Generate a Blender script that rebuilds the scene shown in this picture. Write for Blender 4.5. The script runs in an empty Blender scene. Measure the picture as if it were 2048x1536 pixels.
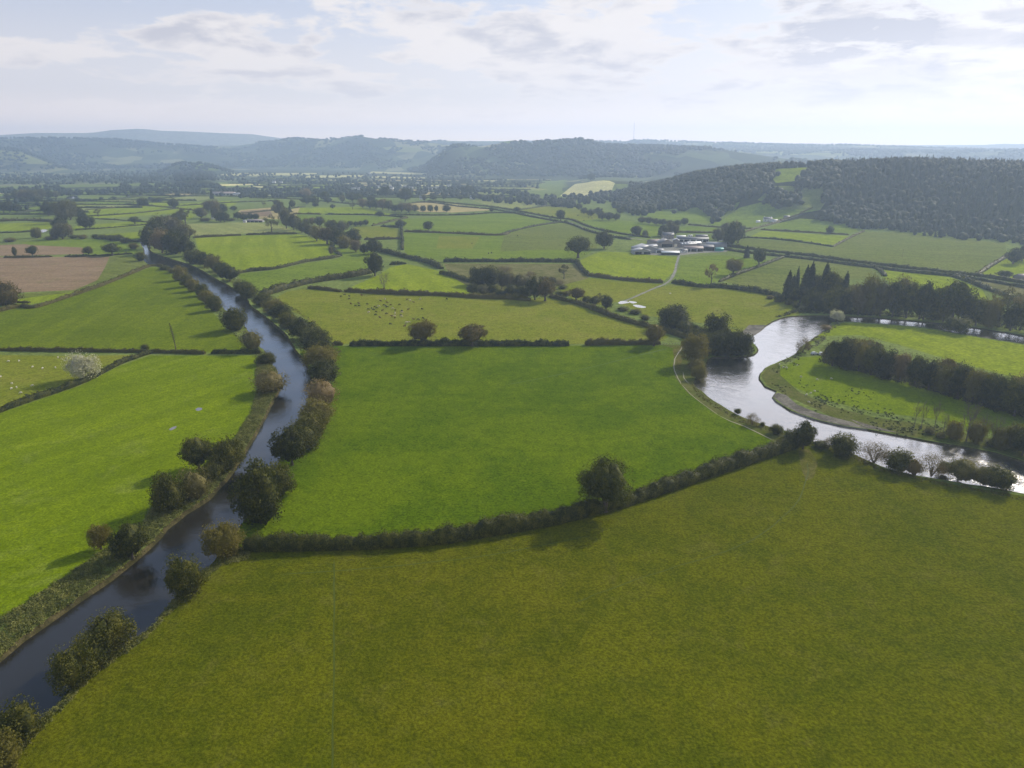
import bpy, math, random
import numpy as np
from mathutils import Vector, noise
from mathutils.geometry import delaunay_2d_cdt, tessellate_polygon

R = math.radians
random.seed(7)
RNG = np.random.default_rng(7)
S = bpy.context.scene
COL = S.collection

# ------------------------------------------------------------------ camera
CAMH, PITCH, F = 110.0, R(18.3), 1400.0
CP, SP = math.cos(PITCH), math.sin(PITCH)
cam_d = bpy.data.cameras.new("camera")
cam = bpy.data.objects.new("camera", cam_d)
COL.objects.link(cam)
cam.location = (0, 0, CAMH)
cam.rotation_euler = (R(90) - PITCH, 0, 0)
cam_d.sensor_width = 36
cam_d.lens = F / 2048 * 36
cam_d.clip_start = 1
cam_d.clip_end = 60000
S.camera = cam

# ------------------------------------------------------------------ render settings and exposure
S.view_settings.view_transform = 'Standard'
S.view_settings.look = 'None'
S.view_settings.exposure = 0.1
S.view_settings.gamma = 1
S.render.engine = 'CYCLES'
S.cycles.max_bounces = 6
S.cycles.diffuse_bounces = 2
S.cycles.glossy_bounces = 2
S.cycles.transmission_bounces = 2
S.cycles.volume_bounces = 2
S.cycles.transparent_max_bounces = 8
S.cycles.use_denoising = True
S.cycles.use_adaptive_sampling = False

# ------------------------------------------------------------------ sun
SUN_AZ = R(47)       # to the right of the viewing direction (+y)
SUN_EL = R(31)
sd = Vector((math.sin(SUN_AZ) * math.cos(SUN_EL), math.cos(SUN_AZ) * math.cos(SUN_EL), math.sin(SUN_EL)))
sun_d = bpy.data.lights.new("sun", 'SUN')
sun_d.energy = 5.0
sun_d.angle = R(0.8)
sun_d.color = (1.0, 0.92, 0.78)
sun = bpy.data.objects.new("sun", sun_d)
sun.rotation_euler = sd.to_track_quat('Z', 'Y').to_euler()
sun.location = (500, 500, 900)
COL.objects.link(sun)

# ------------------------------------------------------------------ world: sky and clouds
W = bpy.data.worlds.new("World")
S.world = W
W.use_nodes = True
nt = W.node_tree
nt.nodes.clear()


class NB:
    """small node helper"""
    def __init__(s, tree):
        s.t = tree

    def n(s, typ, **kw):
        nd = s.t.nodes.new(typ)
        for k, v in kw.items():
            setattr(nd, k, v)
        return nd

    def put(s, sock, v):
        if v is None:
            return
        if isinstance(v, bpy.types.NodeSocket):
            s.t.links.new(v, sock)
        else:
            if hasattr(sock.default_value, '__len__') and not hasattr(v, '__len__'):
                v = [v] * len(sock.default_value)
            if hasattr(v, '__len__') and len(sock.default_value) == 4 and len(v) == 3:
                v = list(v) + [1]
            sock.default_value = v

    def m(s, op, a, b=None, c=None, clamp=False):
        nd = s.n('ShaderNodeMath', operation=op, use_clamp=clamp)
        s.put(nd.inputs[0], a)
        s.put(nd.inputs[1], b)
        s.put(nd.inputs[2], c)
        return nd.outputs[0]

    def v(s, op, a, b=None):
        nd = s.n('ShaderNodeVectorMath', operation=op)
        s.put(nd.inputs[0], a)
        s.put(nd.inputs[1], b)
        return nd.outputs[1] if op in ('DOT_PRODUCT', 'LENGTH') else nd.outputs[0]

    def mix(s, f, a, b, bt='MIX'):
        nd = s.n('ShaderNodeMix', data_type='RGBA', blend_type=bt)
        s.put(nd.inputs[0], f)
        s.put(nd.inputs[6], a)
        s.put(nd.inputs[7], b)
        return nd.outputs[2]

    def noise(s, vec, scale, detail=4, rough=.55, dist=0.0, norm=True):
        nd = s.n('ShaderNodeTexNoise')
        s.put(nd.inputs['Vector'], vec)
        nd.inputs['Scale'].default_value = scale
        nd.inputs['Detail'].default_value = detail
        nd.inputs['Roughness'].default_value = rough
        nd.inputs['Distortion'].default_value = dist
        return nd.outputs[0]

    def ss(s, x, lo, hi):
        nd = s.n('ShaderNodeMapRange', interpolation_type='SMOOTHSTEP')
        s.put(nd.inputs[0], x)
        nd.inputs[1].default_value = lo
        nd.inputs[2].default_value = hi
        return nd.outputs[0]

    def sep(s, v):
        nd = s.n('ShaderNodeSeparateXYZ')
        s.put(nd.inputs[0], v)
        return nd.outputs

    def comb(s, x, y, z):
        nd = s.n('ShaderNodeCombineXYZ')
        for i, q in enumerate((x, y, z)):
            s.put(nd.inputs[i], q)
        return nd.outputs[0]


def ray(px, py):
    u = (px - 1024) / F
    v = (768 - py) / F
    return (u, CP + v * SP, -SP + v * CP)


def build_world():
    b = NB(nt)
    sky = b.n('ShaderNodeTexSky', sky_type='NISHITA')
    sky.sun_disc = False
    sky.sun_elevation = SUN_EL
    sky.sun_rotation = SUN_AZ
    sky.altitude = 100
    sky.air_density = 1.0
    sky.dust_density = 1.5
    sky.ozone_density = 1.2
    tc = b.n('ShaderNodeTexCoord')
    d = tc.outputs['Generated']
    x, y, z = b.sep(d)
    zc = b.m('MAXIMUM', z, 0.0)
    den = b.m('ADD', zc, 0.20)
    px = b.m('DIVIDE', x, den)
    py = b.m('DIVIDE', y, den)
    # layer position: a flat deck of cloud seen from below
    p = b.comb(px, py, 0.0)
    big = b.noise(p, 0.8, 3, .5, .3)
    med = b.noise(p, 2.3, 8, .54, .25)
    fine = b.noise(b.comb(px, py, b.m('MULTIPLY', zc, 5.0)), 7.0, 9, .60, .4)
    # more cloud to the right of the view, clear to the left
    az = b.m('ARCTAN2', x, y)
    cover = b.ss(az, -0.62, 0.30)
    f0 = b.m('ADD', b.m('MULTIPLY', med, 1.35), b.m('MULTIPLY', fine, 0.60))
    f0 = b.m('ADD', f0, b.m('MULTIPLY', big, 0.50))
    f0 = b.m('ADD', f0, b.m('MULTIPLY', cover, 0.21))
    f0 = b.m('ADD', f0, -0.69)

    def blob(cx, cy, rx, ry, amp):
        rv = Vector(ray(cx, cy)).normalized()
        ax = math.atan2(rv.x, rv.y)
        el = math.asin(rv.z)
        e = b.m('ARCSINE', z)
        dx = b.m('DIVIDE', b.m('SUBTRACT', az, ax), rx / 1400.0)
        dy = b.m('DIVIDE', b.m('SUBTRACT', e, el), ry / 1400.0)
        q = b.m('ADD', b.m('MULTIPLY', dx, dx), b.m('MULTIPLY', dy, dy))
        g = b.m('EXPONENT', b.m('MULTIPLY', q, -1.0))
        return b.m('MULTIPLY', g, amp)
    for c in ((390, 78, 80, 22, .55), (420, 50, 50, 18, .35), (530, 128, 75, 22, .60), (660, 160, 38, 16, .45), (150, 103, 75, 7, .45),
              (20, 100, 60, 18, .35), (90, 222, 120, 10, .15), (250, 215, 80, 10, .12), (470, 205, 90, 12, .14),
              (260, 170, 40, 8, .12), (670, 45, 60, 30, .12), (840, 80, 110, 40, .10), (1060, 60, 200, 45, .14),
              (1240, 100, 110, 45, .14), (730, 112, 160, 10, .16), (1100, -40, 120, 60, -.16), (330, 30, 200, 40, -.10)):
        f0 = b.m('ADD', f0, blob(*c))
    fac = b.ss(f0, 0.58, 0.76)
    shade = b.noise(b.v('ADD', p, (0.12, 0.12, 0)), 2.6, 7, .56, .3)
    shade = b.ss(shade, .42, .60)
    thick = b.ss(f0, 0.62, .95)
    sh = b.m('MULTIPLY', b.m('MULTIPLY', shade, thick), 0.85)
    dk = blob(1900, 15, 330, 75, .75)
    dk = b.m('ADD', dk, blob(1760, 95, 130, 40, .40))
    dk = b.m('ADD', dk, blob(1230, 135, 120, 30, .25))
    dk = b.m('MULTIPLY', dk, b.ss(f0, .62, .85))
    sh = b.m('ADD', sh, b.m('MULTIPLY', dk, b.m('ADD', .35, fine)), clamp=True)
    lit = (8.7, 8.15, 7.95, 1)
    grey = (4.5, 4.55, 5.4, 1)
    ccol = b.mix(sh, lit, grey)
    # whiter, brighter air toward the sun and the horizon
    sdot = b.v('DOT_PRODUCT', d, tuple(sd))
    glow = b.ss(sdot, 0.2, 1.0)
    veil = b.mix(b.ss(zc, 0.0, 0.30), (8.4, 7.9, 8.3, 1), (5.2, 5.9, 8.0, 1))
    clear = b.mix(0.70, sky.outputs[0], veil)
    col = b.mix(fac, clear, ccol)
    hz = b.ss(zc, 0.19, 0.0)
    col = b.mix(b.m('MULTIPLY', hz, .75), col, (10.6, 9.3, 8.8, 1))
    col = b.mix(b.ss(zc, 0.075, 0.0), col, (19, 14.5, 11.5, 1))
    col = b.mix(b.m('MULTIPLY', glow, .06), col, (19, 17.6, 16.6, 1))
    # open deeper blue-grey overhead and behind
    up = b.ss(zc, 0.33, 0.75)
    col = b.mix(b.m('MULTIPLY', up, .88), col, (2.2, 3.0, 4.6, 1))
    bg = b.n('ShaderNodeBackground')
    b.put(bg.inputs[0], col)
    bg.inputs[1].default_value = 0.1
    out = b.n('ShaderNodeOutputWorld')
    nt.links.new(bg.outputs[0], out.inputs[0])


build_world()

# ------------------------------------------------------------------ terrain
def absdist(px, py):
    """ground distance (horizontal) where the ray meets z = 0"""
    u, dy, dz = ray(px, py)
    return CAMH / max(1e-4, -dz) * math.hypot(u, dy)


LAYERS = []


def layer(table, tree=0.0, back=0.55, backw=1.0, rough=0.05, nscale=400.0):
    """table rows: pixel column, skyline row, base distance, ridge distance"""
    T, Z, RB, RR = [], [], [], []
    for px, sky, rb, rr in table:
        if rb < 1000:           # rb given as base row, rr as width
            rb0 = absdist(px, rb)
            rb, rr = rb0, rb0 + rr
        u, dy, dz = ray(px, sky)
        T.append(u / dy)
        Z.append(max(0.0, CAMH + rr * dz / math.hypot(u, dy) - tree))
        RB.append(rb)
        RR.append(rr)
    LAYERS.append(dict(T=np.array(T), Z=np.array(Z), RB=np.array(RB), RR=np.array(RR), back=back, backw=backw, rough=rough, ns=nscale))


# near wooded hill on the right
layer([(1180, 412, 412, 200), (1210, 405, 414, 220), (1250, 385, 418, 250), (1300, 368, 420, 300), (1400, 342, 432, 330), (1500, 330, 443, 350),
       (1580, 325, 450, 360), (1690, 320, 458, 360), (1850, 316, 468, 380), (2048, 322, 482, 400), (2400, 330, 495, 420)], tree=11, back=.5, backw=1.6, rough=.05, nscale=160)
# mid hill, centre
layer([(800, 345, 350, 600), (850, 330, 352, 650), (872, 312, 354, 700), (890, 294, 355, 700), (915, 288, 356, 700), (960, 291, 357, 750), (1000, 284, 357, 800), (1025, 279, 357, 820), (1060, 285, 358, 800), (1090, 279, 358, 800), (1165, 278, 359, 800),
       (1205, 287, 360, 800), (1300, 289, 362, 800), (1400, 294, 364, 800), (1500, 303, 367, 800), (1600, 318, 370, 800), (1750, 335, 372, 800)], tree=8, nscale=350, rough=.10)
# hill behind, left of centre
layer([(170, 330, 333, 900), (250, 316, 333, 1000), (300, 303, 334, 1100), (400, 292, 334, 1200), (480, 288, 335, 1200), (520, 283, 337, 1200), (600, 277, 339, 1200),
       (680, 277, 340, 1200), (700, 272, 340, 1200), (720, 268, 341, 1200), (737, 275, 342, 1200), (770, 279, 342, 1200), (850, 283, 343, 1200), (900, 288, 343, 1200), (1000, 292, 345, 1200), (1200, 300, 345, 1200)], tree=8, nscale=500, rough=.10)
# small hill in the valley, left
layer([(305, 351, 352, 260), (330, 340, 352, 300), (352, 328, 353, 360), (375, 324, 353, 380), (405, 327, 353, 380), (435, 334, 353, 340), (475, 351, 352, 260)], tree=4, nscale=200)
# green hill at the left edge
layer([(-400, 285, 345, 600), (-100, 290, 345, 600), (0, 294, 346, 600), (35, 297, 346, 600), (60, 307, 346, 560), (100, 323, 347, 500), (130, 334, 347, 400), (165, 347, 347, 300)], tree=3, nscale=300)
# grassy mound in the valley
layer([(335, 372, 378, 120), (365, 362, 379, 160), (400, 358, 379, 160), (425, 364, 379, 140), (445, 376, 378, 120)], tree=0, nscale=300, rough=0)
# pale field knoll in front of the mid hill
layer([(1110, 390, 392, 200), (1150, 375, 394, 300), (1180, 364, 394, 300), (1215, 360, 394, 300), (1260, 364, 396, 300), (1300, 378, 398, 260)], tree=0, nscale=300, rough=0)
# far ridge, right
layer([(760, 292, 5200, 7200), (880, 279, 5200, 7200), (1000, 281, 5200, 7200), (1190, 280, 5200, 7200), (1255, 281, 5200, 7200), (1263, 278, 5200, 7200), (1312, 278, 5200, 7200), (1320, 281, 5200, 7200),
       (1400, 284, 4600, 6800), (1600, 288, 4400, 6600), (1750, 290, 4300, 6500), (1900, 295, 4300, 6500), (2048, 300, 4300, 6500), (2500, 305, 4300, 6500)], tree=8, nscale=600, rough=.04)
layer([(1850, 299, 7600, 9300), (1950, 291, 7600, 9300), (2000, 288, 7600, 9300), (2060, 288, 7600, 9300), (2400, 284, 7600, 9300)], tree=0, nscale=900, rough=.02)
# far left ranges
layer([(-500, 282, 5600, 6900), (0, 279, 5600, 6900), (100, 276, 5600, 6900), (230, 279, 5600, 6900), (300, 286, 5600, 6900), (350, 290, 5600, 6900), (420, 294, 5600, 6900), (520, 300, 5600, 6900)], tree=0, nscale=700, rough=.04)
layer([(-500, 274, 7400, 9100), (0, 270, 7400, 9100), (70, 266, 7400, 9100), (180, 266, 7400, 9100), (222, 261, 7400, 9100), (280, 258, 7400, 9100), (330, 262, 7400, 9100), (420, 265, 7400, 9100),
       (500, 268, 7400, 9100), (545, 274, 7400, 9100), (600, 281, 7400, 9100), (680, 292, 7400, 9100)], tree=0, nscale=1200, rough=.02)


def sstep(x):
    x = np.clip(x, 0, 1)
    return x * x * (3 - 2 * x)


def wob(x, y, sc):
    x = x / sc
    y = y / sc
    return (np.sin(x * 3.1 + 1.3 * np.sin(y * 2.3)) + np.sin(y * 4.7 + 1.7 * np.sin(x * 1.9 + 1)) + .6 * np.sin(x * 8.3 + y * 7.1 + 2) + .4 * np.sin(x * 15.1 - y * 11.3)) / 3.0


def height(x, y):
    x = np.asarray(x, float)
    y = np.asarray(y, float)
    r = np.hypot(x, y)
    ys = np.where(y > 1, y, 1)
    t = np.where(y > 1, x / ys, 9)
    out = np.zeros_like(r)
    for L in LAYERS:
        Z = np.interp(t, L['T'], L['Z'])
        rb = np.interp(t, L['T'], L['RB'])
        rr = np.interp(t, L['T'], L['RR'])
        w = rr - rb
        up = sstep((r - rb) / w)
        dn = 1 - (1 - L['back']) * sstep((r - rr) / (w * L['backw']))
        s = (r - rb) / w
        bump = L['rough'] * wob(x, y, L['ns']) * np.clip(s * (1.15 - s) * 4, 0, 1)
        h = Z * (up * dn + bump * (Z > 0)) * (y > 1)
        out = np.maximum(out, h)
    return out


def H1(x, y):
    return float(height(np.array([x]), np.array([y]))[0])


_ts = np.geomspace(100, 16000, 900)


def G(px, py):
    """pixel of the photograph -> point on the terrain (x, y, z, t)"""
    d = ray(px, py)
    if py > 500 or px < 1100 and py > 385:
        t = CAMH / -d[2]
        return (d[0] * t, d[1] * t, 0.0, t)
    z = CAMH + d[2] * _ts
    h = height(d[0] * _ts, d[1] * _ts)
    k = np.argmax(z <= h)
    if z[k] > h[k]:
        k = len(_ts) - 1
    a, b2 = _ts[k - 1], _ts[k]
    for _ in range(12):
        c = (a + b2) / 2
        if CAMH + d[2] * c <= H1(d[0] * c, d[1] * c):
            b2 = c
        else:
            a = c
    t = b2
    return (d[0] * t, d[1] * t, H1(d[0] * t, d[1] * t), t)


def proj(x, y, z):
    dep = y * CP + (CAMH - z) * SP
    up = y * SP - (CAMH - z) * CP
    return 1024 + F * x / dep, 768 - F * up / dep


def P(s):
    """'px,py px,py' -> list of pairs"""
    return [tuple(float(q) for q in w.split(',')) for w in s.split()]


def W2(pts):
    return [G(*p)[:2] for p in pts]


def smooth(pts, step, closed=False, jit=0.0, seed=0):
    """Catmull-Rom through world points, resampled"""
    n = len(pts)
    out = []
    rg = random.Random(seed)
    rng = range(n if closed else n - 1)
    for i in rng:
        if closed:
            p0, p1, p2, p3 = pts[i - 1], pts[i], pts[(i + 1) % n], pts[(i + 2) % n]
        else:
            p0, p1, p2, p3 = pts[max(0, i - 1)], pts[i], pts[i + 1], pts[min(n - 1, i + 2)]
        L = math.dist(p1, p2)
        k = max(1, int(L / step))
        for j in range(k):
            t = j / k
            q = []
            for c in range(2):
                a = 2 * p1[c]
                bb = (p2[c] - p0[c]) * t
                cc = (2 * p0[c] - 5 * p1[c] + 4 * p2[c] - p3[c]) * t * t
                dd = (-p0[c] + 3 * p1[c] - 3 * p2[c] + p3[c]) * t ** 3
                q.append(.5 * (a + bb + cc + dd) + (rg.uniform(-jit, jit) if j else 0))
            out.append(tuple(q))
    if not closed:
        out.append(tuple(pts[-1][:2]))
    return out


# ------------------------------------------------------------------ mesh helpers
class MB:
    def __init__(s):
        s.v = []
        s.f = []
        s.m = []
        s.n = 0

    def add(s, V, Fc, mat=0):
        V = np.asarray(V, float).reshape(-1, 3)
        Fc = np.asarray(Fc, int)
        s.v.append(V)
        s.f.append(Fc + s.n)
        s.m.append(np.full(len(Fc), mat))
        s.n += len(V)

    def mesh(s, name, mats, smooth=False):
        me = bpy.data.meshes.new(name)
        V = np.concatenate(s.v)
        me.vertices.add(len(V))
        me.vertices.foreach_set('co', V.ravel())
        loops = np.concatenate([f.ravel() for f in s.f])
        tot = np.concatenate([np.full(len(f), f.shape[1]) for f in s.f])
        start = np.concatenate([[0], np.cumsum(tot)[:-1]])
        me.loops.add(len(loops))
        me.loops.foreach_set('vertex_index', loops.astype(np.int32))
        me.polygons.add(len(tot))
        me.polygons.foreach_set('loop_start', start.astype(np.int32))
        me.polygons.foreach_set('loop_total', tot.astype(np.int32))
        me.polygons.foreach_set('material_index', np.concatenate(s.m).astype(np.int32))
        if smooth:
            me.polygons.foreach_set('use_smooth', np.ones(len(tot), bool))
        for m in mats:
            me.materials.append(m)
        me.update(calc_edges=True)
        me.validate()
        return me

    def obj(s, name, mats, parent=None, smooth=False):
        if not isinstance(mats, (list, tuple)):
            mats = [mats]
        o = bpy.data.objects.new(name, s.mesh(name, mats, smooth))
        COL.objects.link(o)
        if parent:
            o.parent = parent
        return o

    def box(s, cx, cy, z0, sx, sy, sz, rot=0, mat=0):
        c, sn = math.cos(rot), math.sin(rot)
        V = []
        for z in (z0, z0 + sz):
            for a, b in ((-1, -1), (1, -1), (1, 1), (-1, 1)):
                x, y = a * sx / 2, b * sy / 2
                V.append((cx + x * c - y * sn, cy + x * sn + y * c, z))
        s.add(V, [(0, 3, 2, 1), (4, 5, 6, 7), (0, 1, 5, 4), (1, 2, 6, 5), (2, 3, 7, 6), (3, 0, 4, 7)], mat)

    def tube(s, pts, rad, n=6, mat=0):
        pts = [Vector(p) for p in pts]
        V = []
        for i, p in enumerate(pts):
            d = (pts[min(i + 1, len(pts) - 1)] - pts[max(i - 1, 0)]).normalized()
            a = d.orthogonal().normalized()
            b = d.cross(a)
            for k in range(n):
                an = 2 * math.pi * k / n
                V.append(p + (a * math.cos(an) + b * math.sin(an)) * rad[i])
        Fc = []
        for i in range(len(pts) - 1):
            for k in range(n):
                k2 = (k + 1) % n
                Fc.append((i * n + k, i * n + k2, (i + 1) * n + k2, (i + 1) * n + k))
        s.add([tuple(v) for v in V], Fc, mat)


def tag(o, label=None, cat=None, group=None, kind=None):
    if label:
        o['label'] = label
    if cat:
        o['category'] = cat
    if group:
        o['group'] = group
    if kind:
        o['kind'] = kind
    return o


def empty(name, loc):
    o = bpy.data.objects.new(name, None)
    o.empty_display_size = 1
    COL.objects.link(o)
    o.location = loc
    return o


def copy_tree(o, parent=None):
    c = o.copy()
    COL.objects.link(c)
    c.parent = parent
    for ch in list(o.children):
        copy_tree(ch, c)
    return c


# ------------------------------------------------------------------ materials
def newmat(name):
    m = bpy.data.materials.new(name)
    m.use_nodes = True
    m.node_tree.nodes.clear()
    return m, NB(m.node_tree)


def finish(m, b, shader):
    out = b.n('ShaderNodeOutputMaterial')
    b.t.links.new(shader, out.inputs[0])
    return m


def principled(b, col, rough=.8, bump=None, bstr=.3, bdist=.1, metal=0, spec=.2):
    p = b.n('ShaderNodeBsdfPrincipled')
    b.put(p.inputs['Base Color'], col)
    b.put(p.inputs['Roughness'], rough)
    b.put(p.inputs['Metallic'], metal)
    b.put(p.inputs['Specular IOR Level'], spec)
    if bump is not None:
        bn = b.n('ShaderNodeBump')
        b.put(bn.inputs['Height'], bump)
        bn.inputs['Strength'].default_value = bstr
        bn.inputs['Distance'].default_value = bdist
        b.t.links.new(bn.outputs[0], p.inputs['Normal'])
    return p.outputs[0]


def sc(c, k):
    return tuple(q * k for q in c)


def grass(name, c1, c2, big=45.0, med=7.0, fine=0.9, streak=None, amt=.5, fineamt=.35, dry=None, bstr=.6, seed=0.0, wet=None):
    """field surface: broad tone changes, mottling, tufts; optional mowing streaks at an angle (degrees) and spacing"""
    m, b = newmat(name)
    g = b.n('ShaderNodeNewGeometry')
    pos = b.v('ADD', g.outputs['Position'], (seed * 37.0, seed * 91.0, 0))
    nb = b.noise(pos, 1 / big, 4, .6, .4)
    nm = b.noise(pos, 1 / med, 5, .65, .3)
    nf = b.noise(pos, 1 / fine, 4, .75)
    f = b.m('ADD', b.m('MULTIPLY', nb, .6), b.m('MULTIPLY', nm, .4))
    f = b.ss(f, .5 - .22 * (1.2 - amt), .5 + .22 * (1.2 - amt))
    col = b.mix(f, c1, c2)
    if dry:
        nd = b.ss(b.noise(b.v('ADD', pos, (300, 70, 0)), 1 / (med * 2.2), 6, .7, .5), .52, .72)
        col = b.mix(b.m('MULTIPLY', nd, .55), col, dry)
    if streak:
        ang, sp = streak
        a = R(ang)
        x, y, z = b.sep(pos)
        q = b.m('ADD', b.m('MULTIPLY', x, math.cos(a)), b.m('MULTIPLY', y, math.sin(a)))
        l = b.m('ADD', b.m('MULTIPLY', x, -math.sin(a) * .05), b.m('MULTIPLY', y, math.cos(a) * .05))
        ns = b.noise(b.comb(q, l, 0), 1 / sp, 4, .6)
        col = b.mix(1.0, col, b.mix(b.ss(ns, .38, .62), (.90, .91, .88, 1), (1.08, 1.07, 1.05, 1)), 'MULTIPLY')
    fv = b.ss(nf, .3, .7)
    lo = 1 - fineamt
    hi = 1 + fineamt
    col = b.mix(1.0, col, b.mix(fv, (lo, lo, lo, 1), (hi, hi * .98, hi * .9, 1)), 'MULTIPLY')
    hgt = b.m('ADD', b.m('MULTIPLY', nf, fine * .5), b.m('MULTIPLY', nm, .5))
    nt2 = b.noise(b.v('ADD', pos, (51, 13, 0)), 1 / (fine * 3.2), 3, .7, .6)
    col = b.mix(1.0, col, b.mix(b.ss(nt2, .42, .66), (1.05, 1.05, 1.05, 1), (.80, .82, .75, 1)), 'MULTIPLY')
    spot = b.ss(b.noise(b.v('ADD', pos, (5, 77, 0)), 1 / (fine * 5), 2, .5), .70, .76)
    col = b.mix(b.m('MULTIPLY', spot, .45), col, (c2[0] * 1.5, c2[1] * 1.35, c2[2] * 3 + .01, 1))
    return finish(m, b, principled(b, col, .95, hgt, bstr, .5, spec=0))


GM = {}
GM['base'] = grass('meadow_grass', (.125, .165, .040), (.165, .205, .055), 160, 25, 3, amt=.6)
GM['bright'] = grass('bright_meadow', (.114, .165, .002), (.152, .205, .003), 60, 9, .8, streak=(-28, 9), amt=.5, seed=1, dry=(.18, .22, .04))
GM['mid'] = grass('lush_meadow', (.068, .113, .001), (.104, .150, .002), 50, 8, .9, amt=.75, seed=2, fineamt=.42, bstr=.9)
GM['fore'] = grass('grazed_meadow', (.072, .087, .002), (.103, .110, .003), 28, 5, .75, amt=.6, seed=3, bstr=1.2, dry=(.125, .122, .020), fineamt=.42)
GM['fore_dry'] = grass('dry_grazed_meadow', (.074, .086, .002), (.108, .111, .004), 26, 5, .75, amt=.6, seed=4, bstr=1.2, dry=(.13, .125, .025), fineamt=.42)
GM['leftmid'] = grass('green_meadow', (.092, .130, .003), (.128, .165, .006), 70, 10, 1.2, streak=(10, 12), seed=5)
GM['pasture'] = grass('cattle_pasture', (.140, .170, .012), (.190, .200, .026), 60, 10, 1.2, seed=6, dry=(.22, .20, .05))
GM['leaf'] = grass('leafy_meadow', (.120, .175, .014), (.155, .205, .024), 90, 16, 2, streak=(70, 14), seed=7)
GM['lime'] = grass('lime_meadow', (.170, .225, .008), (.210, .255, .014), 90, 16, 2, streak=(20, 14), seed=8)
GM['pale'] = grass('pale_meadow', (.200, .230, .065), (.245, .255, .090), 90, 16, 2, streak=(40, 12), seed=9)
GM['tan'] = grass('straw_stubble', (.34, .28, .12), (.40, .33, .17), 60, 12, 2, streak=(80, 6), seed=10)
GM['brown'] = grass('brown_stubble', (.215, .150, .095), (.260, .185, .125), 40, 8, 1, streak=(92, 5), seed=11, dry=(.17, .17, .06))
GM['rough'] = grass('rough_pasture', (.105, .110, .030), (.165, .155, .065), 20, 5, 1, seed=12, dry=(.20, .17, .09), amt=.8)
GM['duskgreen'] = grass('dull_meadow', (.115, .145, .026), (.145, .165, .038), 70, 12, 2, streak=(65, 10), seed=13)
GM['bankgrass'] = grass('worn_bank_grass', (.080, .100, .016), (.115, .120, .034), 14, 3, .7, seed=14, dry=(.15, .13, .06), amt=.8)
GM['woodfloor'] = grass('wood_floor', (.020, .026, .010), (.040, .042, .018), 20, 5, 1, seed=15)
GM['gravel'] = grass('river_gravel', (.11, .10, .088), (.20, .185, .165), 10, 2, .5, seed=16, amt=.8)
GM['mud'] = grass('trampled_mud', (.085, .088, .012), (.125, .115, .035), 8, 2, .6, seed=17, amt=.9)
GM['oldroad'] = grass('lane_surface', (.19, .185, .17), (.28, .27, .25), 10, 2, .6, seed=18)
GM['yellow'] = grass('painted_sunlit_field', (.46, .44, .20), (.54, .50, .26), 90, 20, 3, seed=19)  # sunlight on the far fields painted in as pale yellow
GM['bareearth'] = grass('bank_earth', (.045, .042, .018), (.085, .072, .036), 6, 1.5, .5, seed=20, amt=.9)


def hill_mat():
    m, b = newmat('far_hillside')
    g = b.n('ShaderNodeNewGeometry')
    pos = g.outputs['Position']
    ps = b.v('MULTIPLY', pos, (1, .55, 1))
    v = b.n('ShaderNodeTexVoronoi')
    b.put(v.inputs['Vector'], b.v('ADD', ps, (0, 0, 0)))
    v.inputs['Scale'].default_value = 1 / 130
    x, y, z = b.sep(v.outputs['Color'])
    c = b.mix(b.ss(x, .2, .8), (.035, .052, .016), (.085, .108, .036))
    c = b.mix(b.ss(y, .80, .82), c, (.22, .22, .09))
    w = b.ss(b.noise(pos, 1 / 700, 5, .6, .5), .44, .56)
    wood = b.mix(b.noise(pos, 1 / 60, 4, .7), (.024, .033, .012), (.042, .050, .018))
    c = b.mix(w, c, wood)
    return finish(m, b, principled(b, c, .95, spec=.05))


GM['hill'] = hill_mat()
GM['moor_haze'] = grass('haze_paled_ridge', (.23, .235, .20), (.28, .28, .24), 500, 120, 40, seed=22, bstr=0)  # farthest ridges: fading by haze painted in as a paler colour


def leafmat(name, c1, c2, c3=None, var=.35, trans=.26, nscale=.35):
    if 'far' not in name and 'silver' not in name:
        warm = lambda c: c and (c[0] * 1.35, c[1] * 1.22, c[2] * .95)
        c1, c2, c3 = warm(c1), warm(c2), warm(c3)
    m, b = newmat(name)
    g = b.n('ShaderNodeNewGeometry')
    oi = b.n('ShaderNodeObjectInfo')
    tc = b.n('ShaderNodeTexCoord')
    n1 = b.noise(g.outputs['Position'], nscale, 3, .6)
    n2 = b.noise(g.outputs['Position'], 2.5, 2, .6)
    f = b.ss(b.m('ADD', b.m('MULTIPLY', n1, .5), b.m('MULTIPLY', n2, .5)), .42, .62)
    col = b.mix(f, c1, c2)
    if c3:
        col = b.mix(b.ss(oi.outputs['Random'], .45, 1.0), col, c3)
    k = b.m('ADD', 1 - var / 2, b.m('MULTIPLY', oi.outputs['Random'], var))
    col = b.mix(1.0, col, b.comb(k, k, k), 'MULTIPLY')
    d = b.n('ShaderNodeBsdfPrincipled')
    b.put(d.inputs['Base Color'], col)
    d.inputs['Roughness'].default_value = .65
    d.inputs['Specular IOR Level'].default_value = .15
    t = b.n('ShaderNodeBsdfTranslucent')
    b.put(t.inputs[0], b.mix(1.0, col, (1.5, 1.6, .5, 1), 'MULTIPLY'))
    mx = b.n('ShaderNodeMixShader')
    mx.inputs[0].default_value = trans
    b.t.links.new(d.outputs[0], mx.inputs[1])
    b.t.links.new(t.outputs[0], mx.inputs[2])
    return finish(m, b, mx.outputs[0])


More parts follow.
